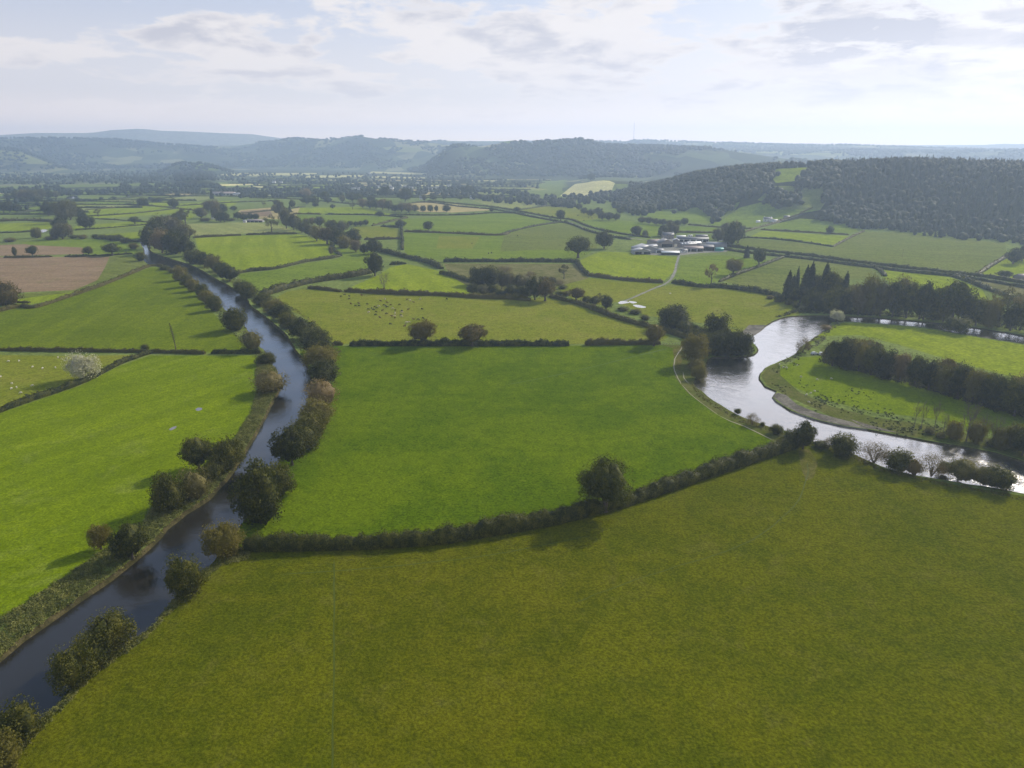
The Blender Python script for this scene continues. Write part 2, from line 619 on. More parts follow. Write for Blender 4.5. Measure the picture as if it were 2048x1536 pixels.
LM = {}
LM['oak'] = leafmat('oak_leaves', (.022, .034, .004), (.080, .092, .012), (.085, .074, .014))
LM['dark'] = leafmat('dark_leaves', (.017, .025, .004), (.068, .074, .012))
LM['alder'] = leafmat('alder_leaves', (.030, .040, .005), (.108, .112, .018), (.095, .088, .020))
LM['willow'] = leafmat('willow_leaves', (.075, .080, .026), (.14, .135, .055), (.12, .095, .05))
LM['silver'] = leafmat('silver_leaves', (.40, .38, .30), (.56, .54, .44))
LM['brownoak'] = leafmat('russet_leaves', (.050, .046, .012), (.105, .080, .024))
LM['pine'] = leafmat('conifer_needles', (.012, .021, .008), (.040, .052, .017), trans=.12, nscale=.08)
LM['grey'] = leafmat('grey_green_leaves', (.055, .060, .030), (.10, .10, .055), (.11, .09, .06))
LM['twig'] = leafmat('thin_autumn_leaves', (.075, .060, .035), (.12, .10, .055), trans=.3)
LM['hedge'] = leafmat('hedge_leaves', (.016, .026, .004), (.078, .086, .014), (.072, .066, .016))
LM['farhedge'] = leafmat('distant_hedge_leaves', (.026, .040, .012), (.055, .066, .022))
LM['reed'] = leafmat('bank_reeds', (.062, .080, .020), (.165, .175, .060), trans=.25)
LM['rush'] = leafmat('rush_tufts', (.022, .035, .008), (.05, .062, .016))
LM['wood'] = leafmat('wood_leaves', (.010, .019, .006), (.048, .060, .017), nscale=.06)
LM['farwood'] = leafmat('far_wood_leaves', (.020, .030, .012), (.034, .044, .017), nscale=.02)


def simple(name, c, rough=.8, var=.2, scale=1.0, metal=0, spec=.3):
    m, b = newmat(name)
    g = b.n('ShaderNodeNewGeometry')
    n = b.noise(g.outputs['Position'], scale, 5, .65)
    col = b.mix(n, sc(c, 1 - var), sc(c, 1 + var))
    return finish(m, b, principled(b, col, rough, n, .2, .05, metal, spec))


M_BARK = simple('bark', (.09, .072, .055), .95, .35, 2)
M_BAREBARK = simple('grey_bark', (.13, .11, .085), .95, .3, 2)
M_WALLW = simple('white_render', (.62, .61, .58), .8, .1, .5)
M_WALLG = simple('grey_block_wall', (.30, .30, .30), .85, .15, .5)
M_WALLS = simple('stone_wall', (.26, .23, .20), .9, .25, 1)
M_SLATE = simple('slate_roof', (.12, .125, .14), .55, .2, .4)
M_TIN = simple('grey_sheet_roof', (.25, .26, .285), .5, .15, .25)
M_RUST = simple('rusty_pink_roof', (.25, .20, .185), .6, .3, .4)
M_DARK = simple('dark_opening', (.012, .013, .016), .8, .2, 1)
M_WHITE = simple('white_sheeting', (.72, .73, .72), .5, .06, .5)
M_TEAL = simple('teal_sheet', (.06, .26, .23), .5, .1, .5)
M_BLACKP = simple('black_silage_sheet', (.02, .022, .03), .5, .2, .5)
M_GLASS = simple('window_glass', (.03, .035, .045), .08, .1, 1, spec=.8)
M_WOODP = simple('weathered_timber', (.16, .125, .09), .9, .2, 2)
M_COWB = simple('black_hide', (.018, .014, .012), .6, .3, 3)
M_COWR = simple('brown_hide', (.10, .045, .022), .6, .3, 3)
M_COWW = simple('cream_hide', (.55, .47, .34), .7, .15, 3)
M_WOOL = simple('sheep_wool', (.62, .58, .50), .9, .1, 4)
M_FACE = simple('sheep_face', (.10, .09, .08), .8, .1, 4)
M_CARP = simple('white_car_paint', (.75, .76, .78), .25, .03, 1, spec=.6)
M_TYRE = simple('tyre_rubber', (.02, .02, .02), .9, .2, 4)
M_STEEL = simple('galvanised_steel', (.35, .36, .38), .45, .1, 1, metal=.6)


def water_mat(name, tint, rip, rscale, rough=.03, gain=1.4, pw=3.0, gcol=(.97, .95, .95, 1)):
    m, b = newmat(name)
    g = b.n('ShaderNodeNewGeometry')
    pos = g.outputs['Position']
    n1 = b.noise(pos, rscale, 5, .6, .5)
    n2 = b.noise(b.v('ADD', pos, (11, 3, 0)), rscale * .12, 4, .6, 1.2)
    amp = b.ss(n2, .35, .65)
    h = b.m('MULTIPLY', n1, b.m('ADD', .35, amp))
    bn = b.n('ShaderNodeBump')
    b.put(bn.inputs['Height'], h)
    bn.inputs['Strength'].default_value = rip
    bn.inputs['Distance'].default_value = .12
    lw = b.n('ShaderNodeLayerWeight')
    lw.inputs[0].default_value = .5
    fac = b.m('MULTIPLY', b.m('POWER', lw.outputs['Facing'], pw), gain)
    fac = b.m('MINIMUM', b.m('ADD', fac, .02), .92)
    df = b.n('ShaderNodeBsdfDiffuse')
    b.put(df.inputs[0], tint)
    gl = b.n('ShaderNodeBsdfGlossy')
    b.put(gl.inputs['Color'], gcol)
    b.put(gl.inputs['Roughness'], b.m('ADD', rough, b.m('MULTIPLY', amp, .06)))
    b.t.links.new(bn.outputs[0], gl.inputs['Normal'])
    mx = b.n('ShaderNodeMixShader')
    b.put(mx.inputs[0], fac)
    b.t.links.new(df.outputs[0], mx.inputs[1])
    b.t.links.new(gl.outputs[0], mx.inputs[2])
    return finish(m, b, mx.outputs[0])


M_WATER1 = water_mat('dark_river_water', (.020, .018, .014), .55, 1.1, .06, 1.0, 3.8, (.80, .89, 1.0, 1))
M_WATER2 = water_mat('bright_river_water', (.07, .065, .06), .8, .9, .12, 2.3)
M_PUD = water_mat('puddle_water', (.05, .05, .04), .05, 1.0, .03, 1.0)
M_PUD2 = water_mat('flood_water', (.12, .12, .09), .1, 1.0, .05, 1.5)

# ------------------------------------------------------------------ rivers
L_left = P("277,480 287,500 283,514 296,528 322,535 350,542 382,555 403,577 430,603 459,626 482,644 496,662 510,684 528,702 540,722 552,745 556,775 542,802 530,828 512,858 494,888 470,925 443,962 415,992 368,1022 330,1052 298,1088 245,1132 190,1172 130,1212 80,1247 38,1277 -5,1312 -70,1362 -160,1440")
L_right = P("-20,1562 20,1502 62,1460 102,1422 132,1390 182,1340 240,1292 290,1266 312,1244 342,1205 372,1174 410,1140 438,1108 468,1068 490,1038 510,998 533,960 556,930 570,895 585,860 602,830 616,800 626,770 620,745 610,720 592,700 574,670 553,650 528,630 502,611 492,592 468,576 430,556 398,537 370,526 338,516 302,502 292,480")
R_out = P("2150,692 2048,671 1990,661 1900,648 1800,639 1690,632 1600,631 1558,637 1532,650 1520,660 1500,676 1512,692 1508,708 1470,714 1424,714 1412,726 1402,745 1386,765 1404,782 1425,800 1458,820 1490,836 1538,853 1580,864 1622,882 1680,896 1712,910 1762,932 1830,950 1900,962 1980,974 2060,990 2150,1010")
R_in = P("2150,945 2048,922 1992,905 1932,893 1850,880 1792,869 1735,858 1690,852 1645,842 1600,828 1568,812 1546,794 1554,782 1530,772 1520,752 1532,735 1560,722 1590,708 1604,692 1640,668 1656,655 1662,646 1690,643 1800,650 1870,658 1960,674 2048,688 2150,712")


def river_poly(a, b, step, seed, jit):
    return smooth(W2(a), step, jit=jit, seed=seed) + smooth(W2(b), step, jit=jit, seed=seed + 1)


RIV1 = river_poly(L_left, L_right, 4.0, 1, .45)
RIV2 = river_poly(R_out, R_in, 5.0, 3, .5)


def area2(p):
    return sum(p[i][0] * p[(i + 1) % len(p)][1] - p[(i + 1) % len(p)][0] * p[i][1] for i in range(len(p)))


def ccw(p):
    return p if area2(p) > 0 else p[::-1]


def inpoly(x, y, poly):
    x = np.asarray(x, float)
    y = np.asarray(y, float)
    ins = np.zeros(x.shape, bool)
    n = len(poly)
    for i in range(n):
        x1, y1 = poly[i]
        x2, y2 = poly[(i + 1) % n]
        if y1 == y2:
            continue
        c = ((y1 > y) != (y2 > y)) & (x < (x2 - x1) * (y - y1) / (y2 - y1) + x1)
        ins ^= c
    return ins


RIV1 = ccw(RIV1)
RIV2 = ccw(RIV2)
RIVERS = [RIV1, RIV2]

# ------------------------------------------------------------------ fields (outlines in photo pixels, laid on the ground)
FIELDS = []   # (material key, world polygon)


def field(mat, s):
    FIELDS.append((mat, ccw([tuple(p) for p in W2(P(s))])))


# lattice of far valley fields
random.seed(21)
FARHEDGES = []
ang = R(-7)
ca, sa = math.cos(ang), math.sin(ang)
nx, ny = 26, 17
latt = {}
xs = np.cumsum([0] + [random.choice((120, 160, 200, 260)) for _ in range(nx)]) - 2900
ysl = np.cumsum([0] + [random.choice((80, 105, 130, 160, 190)) for _ in range(ny)]) + 1240
for i in range(nx + 1):
    for j in range(ny + 1):
        x = xs[i] + random.uniform(-25, 25)
        y = ysl[j] + random.uniform(-18, 18) + 25 * math.sin(xs[i] / 400)
        latt[i, j] = (x * ca - (y - 1500) * sa, x * sa + (y - 1500) * ca + 1500)


def farzone(x, y):
    px, py = proj(x, y, 0)
    if px < -250 or px > 1500:
        return False
    lim = 433 if px < 300 else (412 if px < 470 else (398 if px < 1110 else 392))
    return 345 < py < lim and H1(x, y) < 1.5


for j in range(ny):
    for i in range(nx):
        q = [latt[i, j], latt[i + 1, j], latt[i + 1, j + 1], latt[i, j + 1]]
        if all(farzone(*p) for p in q):
            d = q[0][1]
            key = random.choice(['leaf', 'lime', 'pale', 'pasture', 'base', 'pale', 'duskgreen'] + (['yellow', 'yellow', 'tan', 'pale'] if d > 2300 else []) + (['tan'] if d > 1700 else []))
            FIELDS.append((key, ccw(q)))
            FARHEDGES.append([q[0], q[1]])
            if random.random() < .6:
                FARHEDGES.append([q[0], q[3]])

# manual fields, far to near
field('pale', "-60,303 0,301 40,304 70,316 105,329 60,328 0,322 -60,322")
field('leaf', "385,325 425,332 440,341 400,341 380,336")
field('leaf', "998,284 1025,281 1052,285 1045,289 1005,289")
field('pale', "765,295 800,291 850,300 830,305 780,304")
field('tan', "960,293 1010,292 1030,296 985,299")
field('pale', "1420,296 1540,299 1620,305 1540,307 1430,303")
field('pale', "1560,305 1700,306 1695,311 1560,310")
field('yellow', "430,352 620,350 640,346 470,346")
field('yellow', "600,356 720,354 730,350 620,351")
field('yellow', "735,346 860,350 850,346 745,343")
field('yellow', "740,355 850,358 850,355 750,352")
field('pale', "550,363 640,362 635,358 556,359")
field('lime', "640,372 700,371 700,368 645,368")
field('pale', "905,373 960,371 1100,378 1080,381 960,379")
field('yellow', "0,382 60,384 60,388 0,388")
field('yellow', "430,368 520,366 520,370 440,372")
field('tan', "805,407 858,403 916,409 985,418 975,421 905,425 840,424")
field('pasture', "1040,421 1105,408 1150,413 1190,428 1205,437 1185,447 1150,441 1090,432")
field('leaf', "1142,443 1178,440 1210,437 1300,447 1370,454 1330,470 1300,475 1225,466 1178,455")
field('pale', "940,400 1080,402 1085,408 1045,419 985,413")
field('lime', "586,416 720,414 760,424 815,433 650,427 588,427")
field('leaf', "586,430 650,430 754,432 800,436 745,450 700,448 600,444")
field('tan', "480,420 545,415 575,420 600,415 590,440 500,436 470,430")
field('brown', "480,422 540,418 545,432 490,434")
field('leaf', "815,437 935,430 995,426 1058,429 1112,440 1100,444 1058,453 1018,465 993,469 822,462 805,455 770,450")
field('pasture', "705,455 760,452 800,458 802,476 728,478")
field('leaf', "806,465 822,465 993,471 1058,455 1137,445 1178,460 1210,470 1190,500 1154,521 887,520 810,508")
field('pasture', "878,472 960,474 945,497 873,497")
field('duskgreen', "1008,470 1058,456 1137,446 1178,460 1205,470 1190,500 1070,500 1000,503")
field('pale', "370,448 470,445 545,446 575,455 590,464 490,467 400,473 372,470")
field('lime', "390,476 482,471 594,468 640,478 663,488 668,500 681,511 662,516 607,524 551,538 475,546 430,530 400,510")
field('leaf', "475,549 551,540 607,528 662,520 686,514 672,498 700,495 740,500 760,520 752,538 703,550 627,561 560,576 520,592 490,575")
field('duskgreen', "530,585 600,560 680,548 620,562 560,577 525,590")
field('lime', "690,580 760,548 780,535 812,528 870,540 900,552 935,570 940,590 830,586")
field('pasture', "547,598 575,583 617,576 683,583 754,586 881,590 1018,597 1105,596 1160,610 1230,634 1300,655 1340,672 1320,684 1168,688 1140,688 698,688 665,688 640,660 600,630 560,612")
field('leftmid', "0,696 0,624 45,615 130,598 200,574 260,550 300,535 330,535 360,550 385,575 410,610 450,650 490,690 515,704 410,705 290,702 130,700")
field('leftmid', "-200,690 0,696 0,624 -200,660")
field('brown', "-150,520 0,514 105,514 220,513 205,545 195,560 150,580 40,585 0,590 -150,600")
field('brown', "-150,492 0,490 60,488 165,495 168,508 0,512 -150,515")
field('duskgreen', "222,514 270,510 296,530 260,546 200,570 140,590 40,608 20,590 150,580 195,560")
field('lime', "20,600 140,585 180,575 130,596 45,612")
field('leaf', "40,486 90,478 190,477 260,487 283,508 262,507 170,509 165,495 60,490")
field('lime', "190,470 300,462 370,448 290,476 240,480 200,477")
field('lime', "0,447 100,445 110,455 60,463 0,462")
field('leaf', "-100,405 90,405 85,432 0,425 -100,428")
field('lime', "300,440 390,425 300,430 190,438 150,430 200,415 340,408 480,400 470,410 400,425 370,445 250,455 140,462 150,452")
field('pasture', "0,710 130,712 265,710 240,722 160,762 60,797 0,818")
field('pasture', "-200,706 0,710 0,818 -200,880")
field('bright', "0,826 60,806 160,772 240,732 300,711 410,711 515,711 520,740 515,775 530,790 515,830 480,880 430,940 380,985 310,1010 280,1060 200,1110 100,1180 0,1240 -300,1400 -500,1300 -300,920")
field('mid', "600,700 668,692 840,691 1140,691 1325,690 1355,700 1345,730 1350,755 1375,785 1430,825 1480,850 1535,876 1560,890 1590,890 1530,912 1470,932 1400,956 1330,980 1260,1004 1180,1026 1100,1046 1000,1063 900,1080 800,1089 680,1094 480,1096 455,1060 500,960 560,880 600,800 605,750")
field('bankgrass', "1325,690 1400,690 1420,712 1400,745 1388,765 1408,782 1460,820 1540,853 1600,875 1560,890 1535,876 1480,850 1430,825 1375,785 1350,755 1345,730 1355,700")
field('mud', "1345,700 1362,690 1380,690 1366,712 1360,740 1352,738")
field('rough', "887,527 1152,528 1165,543 1178,554 1165,570 1120,580 1090,590 1018,593 950,590 940,575 900,552")
field('pasture', "1110,575 1178,556 1254,562 1325,568 1300,580 1240,603 1200,610 1150,600")
field('lime', "1165,538 1160,520 1200,503 1260,505 1300,510 1355,514 1350,540 1328,562 1254,556 1190,550")
field('oldroad', "1262,506 1300,510 1360,511 1400,506 1452,504 1462,497 1440,488 1380,480 1340,474 1318,480 1296,492 1265,498")
field('leaf', "1362,514 1440,510 1500,515 1560,525 1518,530 1470,547 1438,562 1406,570 1345,562 1358,535")
field('duskgreen', "1445,562 1475,550 1520,535 1570,516 1620,517 1680,525 1740,536 1762,555 1700,560 1600,570 1570,588 1520,581")
field('pasture', "1240,607 1305,580 1343,568 1406,576 1440,573 1520,586 1575,596 1620,610 1600,628 1560,634 1525,650 1490,660 1440,650 1350,640 1290,630")
field('pasture', "1490,660 1525,652 1545,640 1530,655 1510,668 1490,690 1440,690 1440,655")
field('leaf', "1420,462 1352,462 1376,452 1437,457 1482,459 1450,464")
field('lime', "1500,473 1524,461 1607,467 1697,472 1690,480 1664,491 1580,479")
field('duskgreen', "1438,480 1500,478 1580,483 1664,496 1730,464 1800,464 1900,475 2010,486 2014,512 1955,547 1821,535 1714,522 1607,508 1520,498")
field('leaf', "1530,458 1560,446 1600,437 1650,440 1720,452 1735,457 1698,467 1607,462")
field('lime', "1960,549 2018,511 2048,508 2200,520 2200,590 2048,563")
field('lime', "1745,533 1821,540 1901,552 1965,580 1980,610 1930,620 1880,600 1800,580 1768,556")
field('rough', "1905,550 2048,570 2200,590 2200,650 2048,608 1971,578")
field('leaf', "1265,430 1300,420 1380,416 1450,408 1480,404 1470,420 1430,440 1415,447 1370,443")
field('leaf', "1420,449 1440,440 1480,415 1520,405 1600,410 1640,420 1610,425 1560,438 1520,448 1480,455")
field('lime', "1548,347 1570,330 1632,326 1612,346 1590,362 1552,366 1544,356")
field('duskgreen', "1515,400 1545,372 1600,372 1650,372 1655,400 1640,420 1560,420")
field('yellow', "1150,368 1230,366 1222,385 1180,392 1120,392")
field('lime', "1665,650 1690,645 1800,652 1870,660 1960,676 2048,690 2200,720 2200,790 2048,760 1900,720 1800,690 1720,670 1650,672 1612,692")
field('bright', "1550,745 1600,715 1650,712 1800,760 2048,830 2200,870 2200,900 2048,880 1960,860 1850,835 1750,825 1650,800 1590,775")
field('bankgrass', "1535,772 1522,752 1534,736 1560,724 1560,750 1600,785 1660,812 1750,835 1860,850 1990,880 2048,895 2150,930 2048,920 1992,903 1850,878 1792,867 1735,856 1690,850 1640,822 1580,795")
field('gravel', "1546,793 1555,785 1572,790 1594,809 1636,826 1680,838 1704,844 1735,857 1690,851 1645,841 1600,827 1568,811")
field('gravel', "1532,650 1498,650 1480,668 1500,676 1520,660")
field('gravel', "1735,857 1700,838 1740,850 1800,866")
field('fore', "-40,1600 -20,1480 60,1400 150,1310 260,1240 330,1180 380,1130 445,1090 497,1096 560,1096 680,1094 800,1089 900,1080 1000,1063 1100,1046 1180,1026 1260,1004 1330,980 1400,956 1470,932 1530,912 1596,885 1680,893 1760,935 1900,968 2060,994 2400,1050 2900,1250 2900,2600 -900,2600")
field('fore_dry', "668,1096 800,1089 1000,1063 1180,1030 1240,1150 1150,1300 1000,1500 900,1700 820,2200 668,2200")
field('mud', "1596,900 1618,898 1636,925 1628,955 1612,962 1602,935")
print('fields', len(FIELDS))


def build_ground():
    V = []
    faces = []
    keys = []

    def addpoly(p, key):
        i0 = len(V)
        V.extend(Vector((a, b)) for a, b in p)
        faces.append(list(range(i0, i0 + len(p))))
        keys.append(key)
    addpoly([(-9500, -600), (9500, -600), (9500, 10200), (-9500, 10200)], 'base')
    for k, p in FIELDS:
        addpoly(p, k)
    for p in RIVERS:
        addpoly(p, 'RIVER')
    rs = np.geomspace(950, 10100, 150)
    az = np.linspace(-R(50), R(50), 190)
    rr, aa = np.meshgrid(rs, az)
    rr = rr.ravel()
    aa = aa.ravel()
    gx, gy = rr * np.sin(aa) + RNG.uniform(-2, 2, rr.size), rr * np.cos(aa) + RNG.uniform(-2, 2, rr.size)
    V.extend(Vector((a, b)) for a, b in zip(gx, gy))
    # finer points over the near wooded hill
    hx, hy = np.meshgrid(np.arange(150, 1500, 22.0), np.arange(850, 2100, 22.0))
    V.extend(Vector((a + random.uniform(-3, 3), b + random.uniform(-3, 3))) for a, b in zip(hx.ravel(), hy.ravel()) if b > a * .5 + 300)
    res = delaunay_2d_cdt(V, [], faces, 0, 1e-3)
    v2, _, fs, _, _, of = res
    xy = np.array([(v.x, v.y) for v in v2])
    z = height(xy[:, 0], xy[:, 1])
    order = sorted(GM.keys())
    mats = [GM[k] for k in order]
    F3, mi = [], []
    cen = np.array([xy[list(f)].mean(0) for f in fs])
    zc = height(cen[:, 0], cen[:, 1])
    rc = np.hypot(cen[:, 0], cen[:, 1])
    tt = cen[:, 0] / np.maximum(cen[:, 1], 1)
    for f, o, zz, r0, c, tt_ in zip(fs, of, zc, rc, cen, tt):
        key = keys[max(o)] if o else 'base'
        if key == 'RIVER':
            continue
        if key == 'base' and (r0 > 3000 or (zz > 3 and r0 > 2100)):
            key = 'hill' if r0 < 7100 else 'moor_haze'
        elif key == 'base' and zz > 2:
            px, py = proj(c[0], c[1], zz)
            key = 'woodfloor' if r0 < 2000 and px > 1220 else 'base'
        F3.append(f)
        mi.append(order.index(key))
    mb = MB()
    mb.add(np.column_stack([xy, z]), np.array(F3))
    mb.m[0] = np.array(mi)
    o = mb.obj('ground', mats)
    tag(o, 'valley floor of green fields rising into hazy hills', 'ground', kind='structure')
    return o


build_ground()


def build_river(name, poly, mat, label, depth):
    n = len(poly)
    # water sheet
    tri = tessellate_polygon([[Vector((x, y, 0)) for x, y in poly]])
    mb = MB()
    mb.add([(x, y, -depth) for x, y in poly], np.array([t if True else t for t in tri]))
    o = mb.obj(name, mat)
    me = o.data
    if me.polygons[0].normal.z < 0:
        me.flip_normals()
    tag(o, label, 'river', kind='structure')
    # sloping earth bank from the field edge to below the water
    V, Fc = [], []
    for i, (x, y) in enumerate(poly):
        a = poly[i - 1]
        c = poly[(i + 1) % n]
        dx, dy = c[0] - a[0], c[1] - a[1]
        L = math.hypot(dx, dy) or 1
        nx_, ny_ = -dy / L, dx / L          # inward for a ccw outline
        k = .9 + .5 * noise.noise(Vector((x * .2, y * .2, 0)))
        V += [(x, y, .002), (x + nx_ * k * .5, y + ny_ * k * .5, -depth * .6), (x + nx_ * k * 1.3, y + ny_ * k * 1.3, -depth - .5)]
    for i in range(n):
        j = (i + 1) % n
        for q in (0, 1):
            Fc.append((i * 3 + q, i * 3 + q + 1, j * 3 + q + 1, j * 3 + q))
    mb = MB()
    mb.add(V, Fc)
    o = mb.obj('river_bank', [GM['bareearth'], GM['gravel']])
    pc = np.array(poly)
    isg = np.zeros(n, bool)
    for kk, pp in FIELDS:
        if kk == 'gravel':
            cg = np.array(pp).mean(0)
            isg |= inpoly(cg[0] + (pc[:, 0] - cg[0]) * .88, cg[1] + (pc[:, 1] - cg[1]) * .88, pp)
    for i, pl in enumerate(o.data.polygons):
        pl.material_index = int(isg[i // 2])
    tag(o, 'earth bank edging the ' + label.split(' flowing')[0], 'river bank', kind='structure')


build_river('river', RIV1, M_WATER1, 'narrow dark river flowing through trees on the left', 1.3)
build_river('river', RIV2, M_WATER2, 'wide bright river flowing in a bend on the right', .6)


# ------------------------------------------------------------------ tracks, paths and puddles
def ribbon(name, s, w, mat, label, cat, z=.02, jit=.15, step=4.0):
    pts = smooth(W2(P(s)), step, jit=jit, seed=len(s))
    V, Fc = [], []
    rg = random.Random(5)
    for i, (x, y) in enumerate(pts):
        a = pts[max(0, i - 1)]
        c = pts[min(len(pts) - 1, i + 1)]
        dx, dy = c[0] - a[0], c[1] - a[1]
        L = math.hypot(dx, dy) or 1
        nx_, ny_ = -dy / L, dx / L
        k = w / 2 * rg.uniform(.75, 1.25)
        if i in (0, len(pts) - 1):
            k *= .3
        hz = H1(x, y) + z if y > 900 else z
        V += [(x - nx_ * k, y - ny_ * k, hz), (x + nx_ * k, y + ny_ * k, hz)]
    for i in range(len(pts) - 1):
        Fc.append((2 * i, 2 * i + 2, 2 * i + 3, 2 * i + 1))
    mb = MB()
    mb.add(V, Fc)
    o = mb.obj(name, mat)
    return tag(o, label, cat, kind='structure')


M_PALE = simple('pale_dry_earth', (.27, .25, .17), .9, .25, .6)
M_TRACKD = simple('pressed_grass', (.090, .100, .006), .9, .3, .8)
M_TRACKG = simple('pressed_lush_grass', (.058, .105, .006), .9, .25, .6)
ribbon('farm_track', "1359,508 1353,528 1349,545 1336,564 1300,580 1262,597 1240,606", 2.4, GM['oldroad'], 'pale farm track running from the farm down to the pasture', 'track')
ribbon('road', "855,404 916,411 982,417 1020,423 1058,430 1112,441 1142,446 1178,460 1228,472 1300,481 1350,485", 5, GM['oldroad'], 'narrow lane between two hedges leading to the farm', 'road')
ribbon('road', "1440,494 1500,503 1607,514 1714,528 1821,541 1928,552 2048,571 2150,590", 5, GM['rough'], 'overgrown lane between double hedges right of the farm', 'road')
ribbon('farm_track', "1440,482 1482,466 1520,454 1559,443 1600,428", 5, GM['oldroad'], 'pale lane climbing past the small white house', 'track', z=.12)
ribbon('footpath', "1368,688 1362,698 1351,715 1348,735 1354,752 1362,768", 0.55, M_PALE, 'worn pale footpath near the field corner by the river', 'path')
ribbon('footpath', "1366,744 1368,756 1378,767", 0.4, M_PALE, 'short worn path beside the river bend', 'path')
ribbon('footpath', "1436,830 1460,842 1490,853 1515,865 1545,880", 0.5, M_PALE, 'worn pale footpath along the riverside field edge', 'path')
ribbon('footpath', "1364,770 1390,796 1436,830", .28, M_PALE, 'faint middle part of the riverside footpath', 'path')
M_TRACKF = simple('darker_wheel_marks', (.056, .076, .002), .9, .4, .5)
ribbon('tyre_track', "1616,925 1612,960 1590,1010 1520,1070 1430,1110 1300,1150 1150,1205", .3, M_TRACKF, 'faint darker curved wheel mark in the foreground meadow', 'track', jit=.25)
ribbon('tyre_track', "668,1120 668,1240 667,1400 666,1560", .35, M_TRACKF, 'faint straight wheel mark running down the foreground meadow', 'track', jit=.15)
ribbon('tyre_track', "560,1150 760,1135 980,1110 1180,1072", .35, M_TRACKF, 'faint wheel mark following the foreground hedge', 'track', jit=.25)
ribbon('tyre_track', "1335,697 1260,715 1180,735 1090,755 1010,770", .7, M_TRACKG, 'thin straight path line across the lush middle field', 'track')


def puddle(s, label, mat=M_PUD, z=.03):
    p = ccw(smooth(W2(P(s)), 1.5, closed=True, jit=.15, seed=3))
    tri = tessellate_polygon([[Vector((x, y, 0)) for x, y in p]])
    mb = MB()
    mb.add([(x, y, z) for x, y in p], np.array(tri))
    o = mb.obj('puddle', mat)
    if o.data.polygons[0].normal.z < 0:
        o.data.flip_normals()
    tag(o, label, 'puddle', kind='structure')


puddle("337,859 345,854 354,852 351,857 342,861", 'small blue puddle in the bright field, nearer one')
puddle("390,819 396,815 405,816 402,821 394,822", 'small blue puddle in the bright field, farther one')
puddle("1236,606 1243,602 1252,603 1260,605 1250,607 1242,608", 'pale puddle where the farm track ends, left piece', M_PUD2)
puddle("1258,602 1268,603 1274,605 1266,607 1260,605", 'pale puddle beside the end of the farm track, middle piece', M_PUD2)
puddle("1266,610 1278,610 1292,614 1284,616 1272,614", 'pale puddle in the pasture beyond the farm track, right piece', M_PUD2)
puddle("1338,586 1341,585 1343,587 1340,588", 'pale wet spot in the pasture below the farm track', M_PALE)
puddle("133,394 147,391 157,394 150,397 136,397", 'thin bright bend of water in the far left meadows')
puddle("78,462 86,459 95,460 90,464 82,465", 'small bright pond among the left meadows')


# ------------------------------------------------------------------ foliage
def cards(cen, nrm, size, rng, jit=.5):
    """quads at cen facing roughly nrm"""
    n = len(cen)
    nn = nrm + rng.normal(0, jit, (n, 3))
    nn /= np.linalg.norm(nn, axis=1)[:, None] + 1e-9
    r = rng.normal(0, 1, (n, 3))
    a = np.cross(nn, r)
    a /= np.linalg.norm(a, axis=1)[:, None] + 1e-9
    b = np.cross(nn, a)
    s = (size * rng.uniform(.6, 1.25, n))[:, None] * .5
    k = rng.uniform(.55, 1.0, n)[:, None]
    a = a * s
    b = b * s * k
    V = np.stack([cen - a * .9, cen + b * .9 + a * .1, cen + a, cen - b + a * .1], 1).reshape(-1, 3)
    return V, np.arange(4 * n).reshape(-1, 4)


def sphere_dirs(n, rng):
    d = rng.normal(0, 1, (n, 3))
    return d / np.linalg.norm(d, axis=1)[:, None]


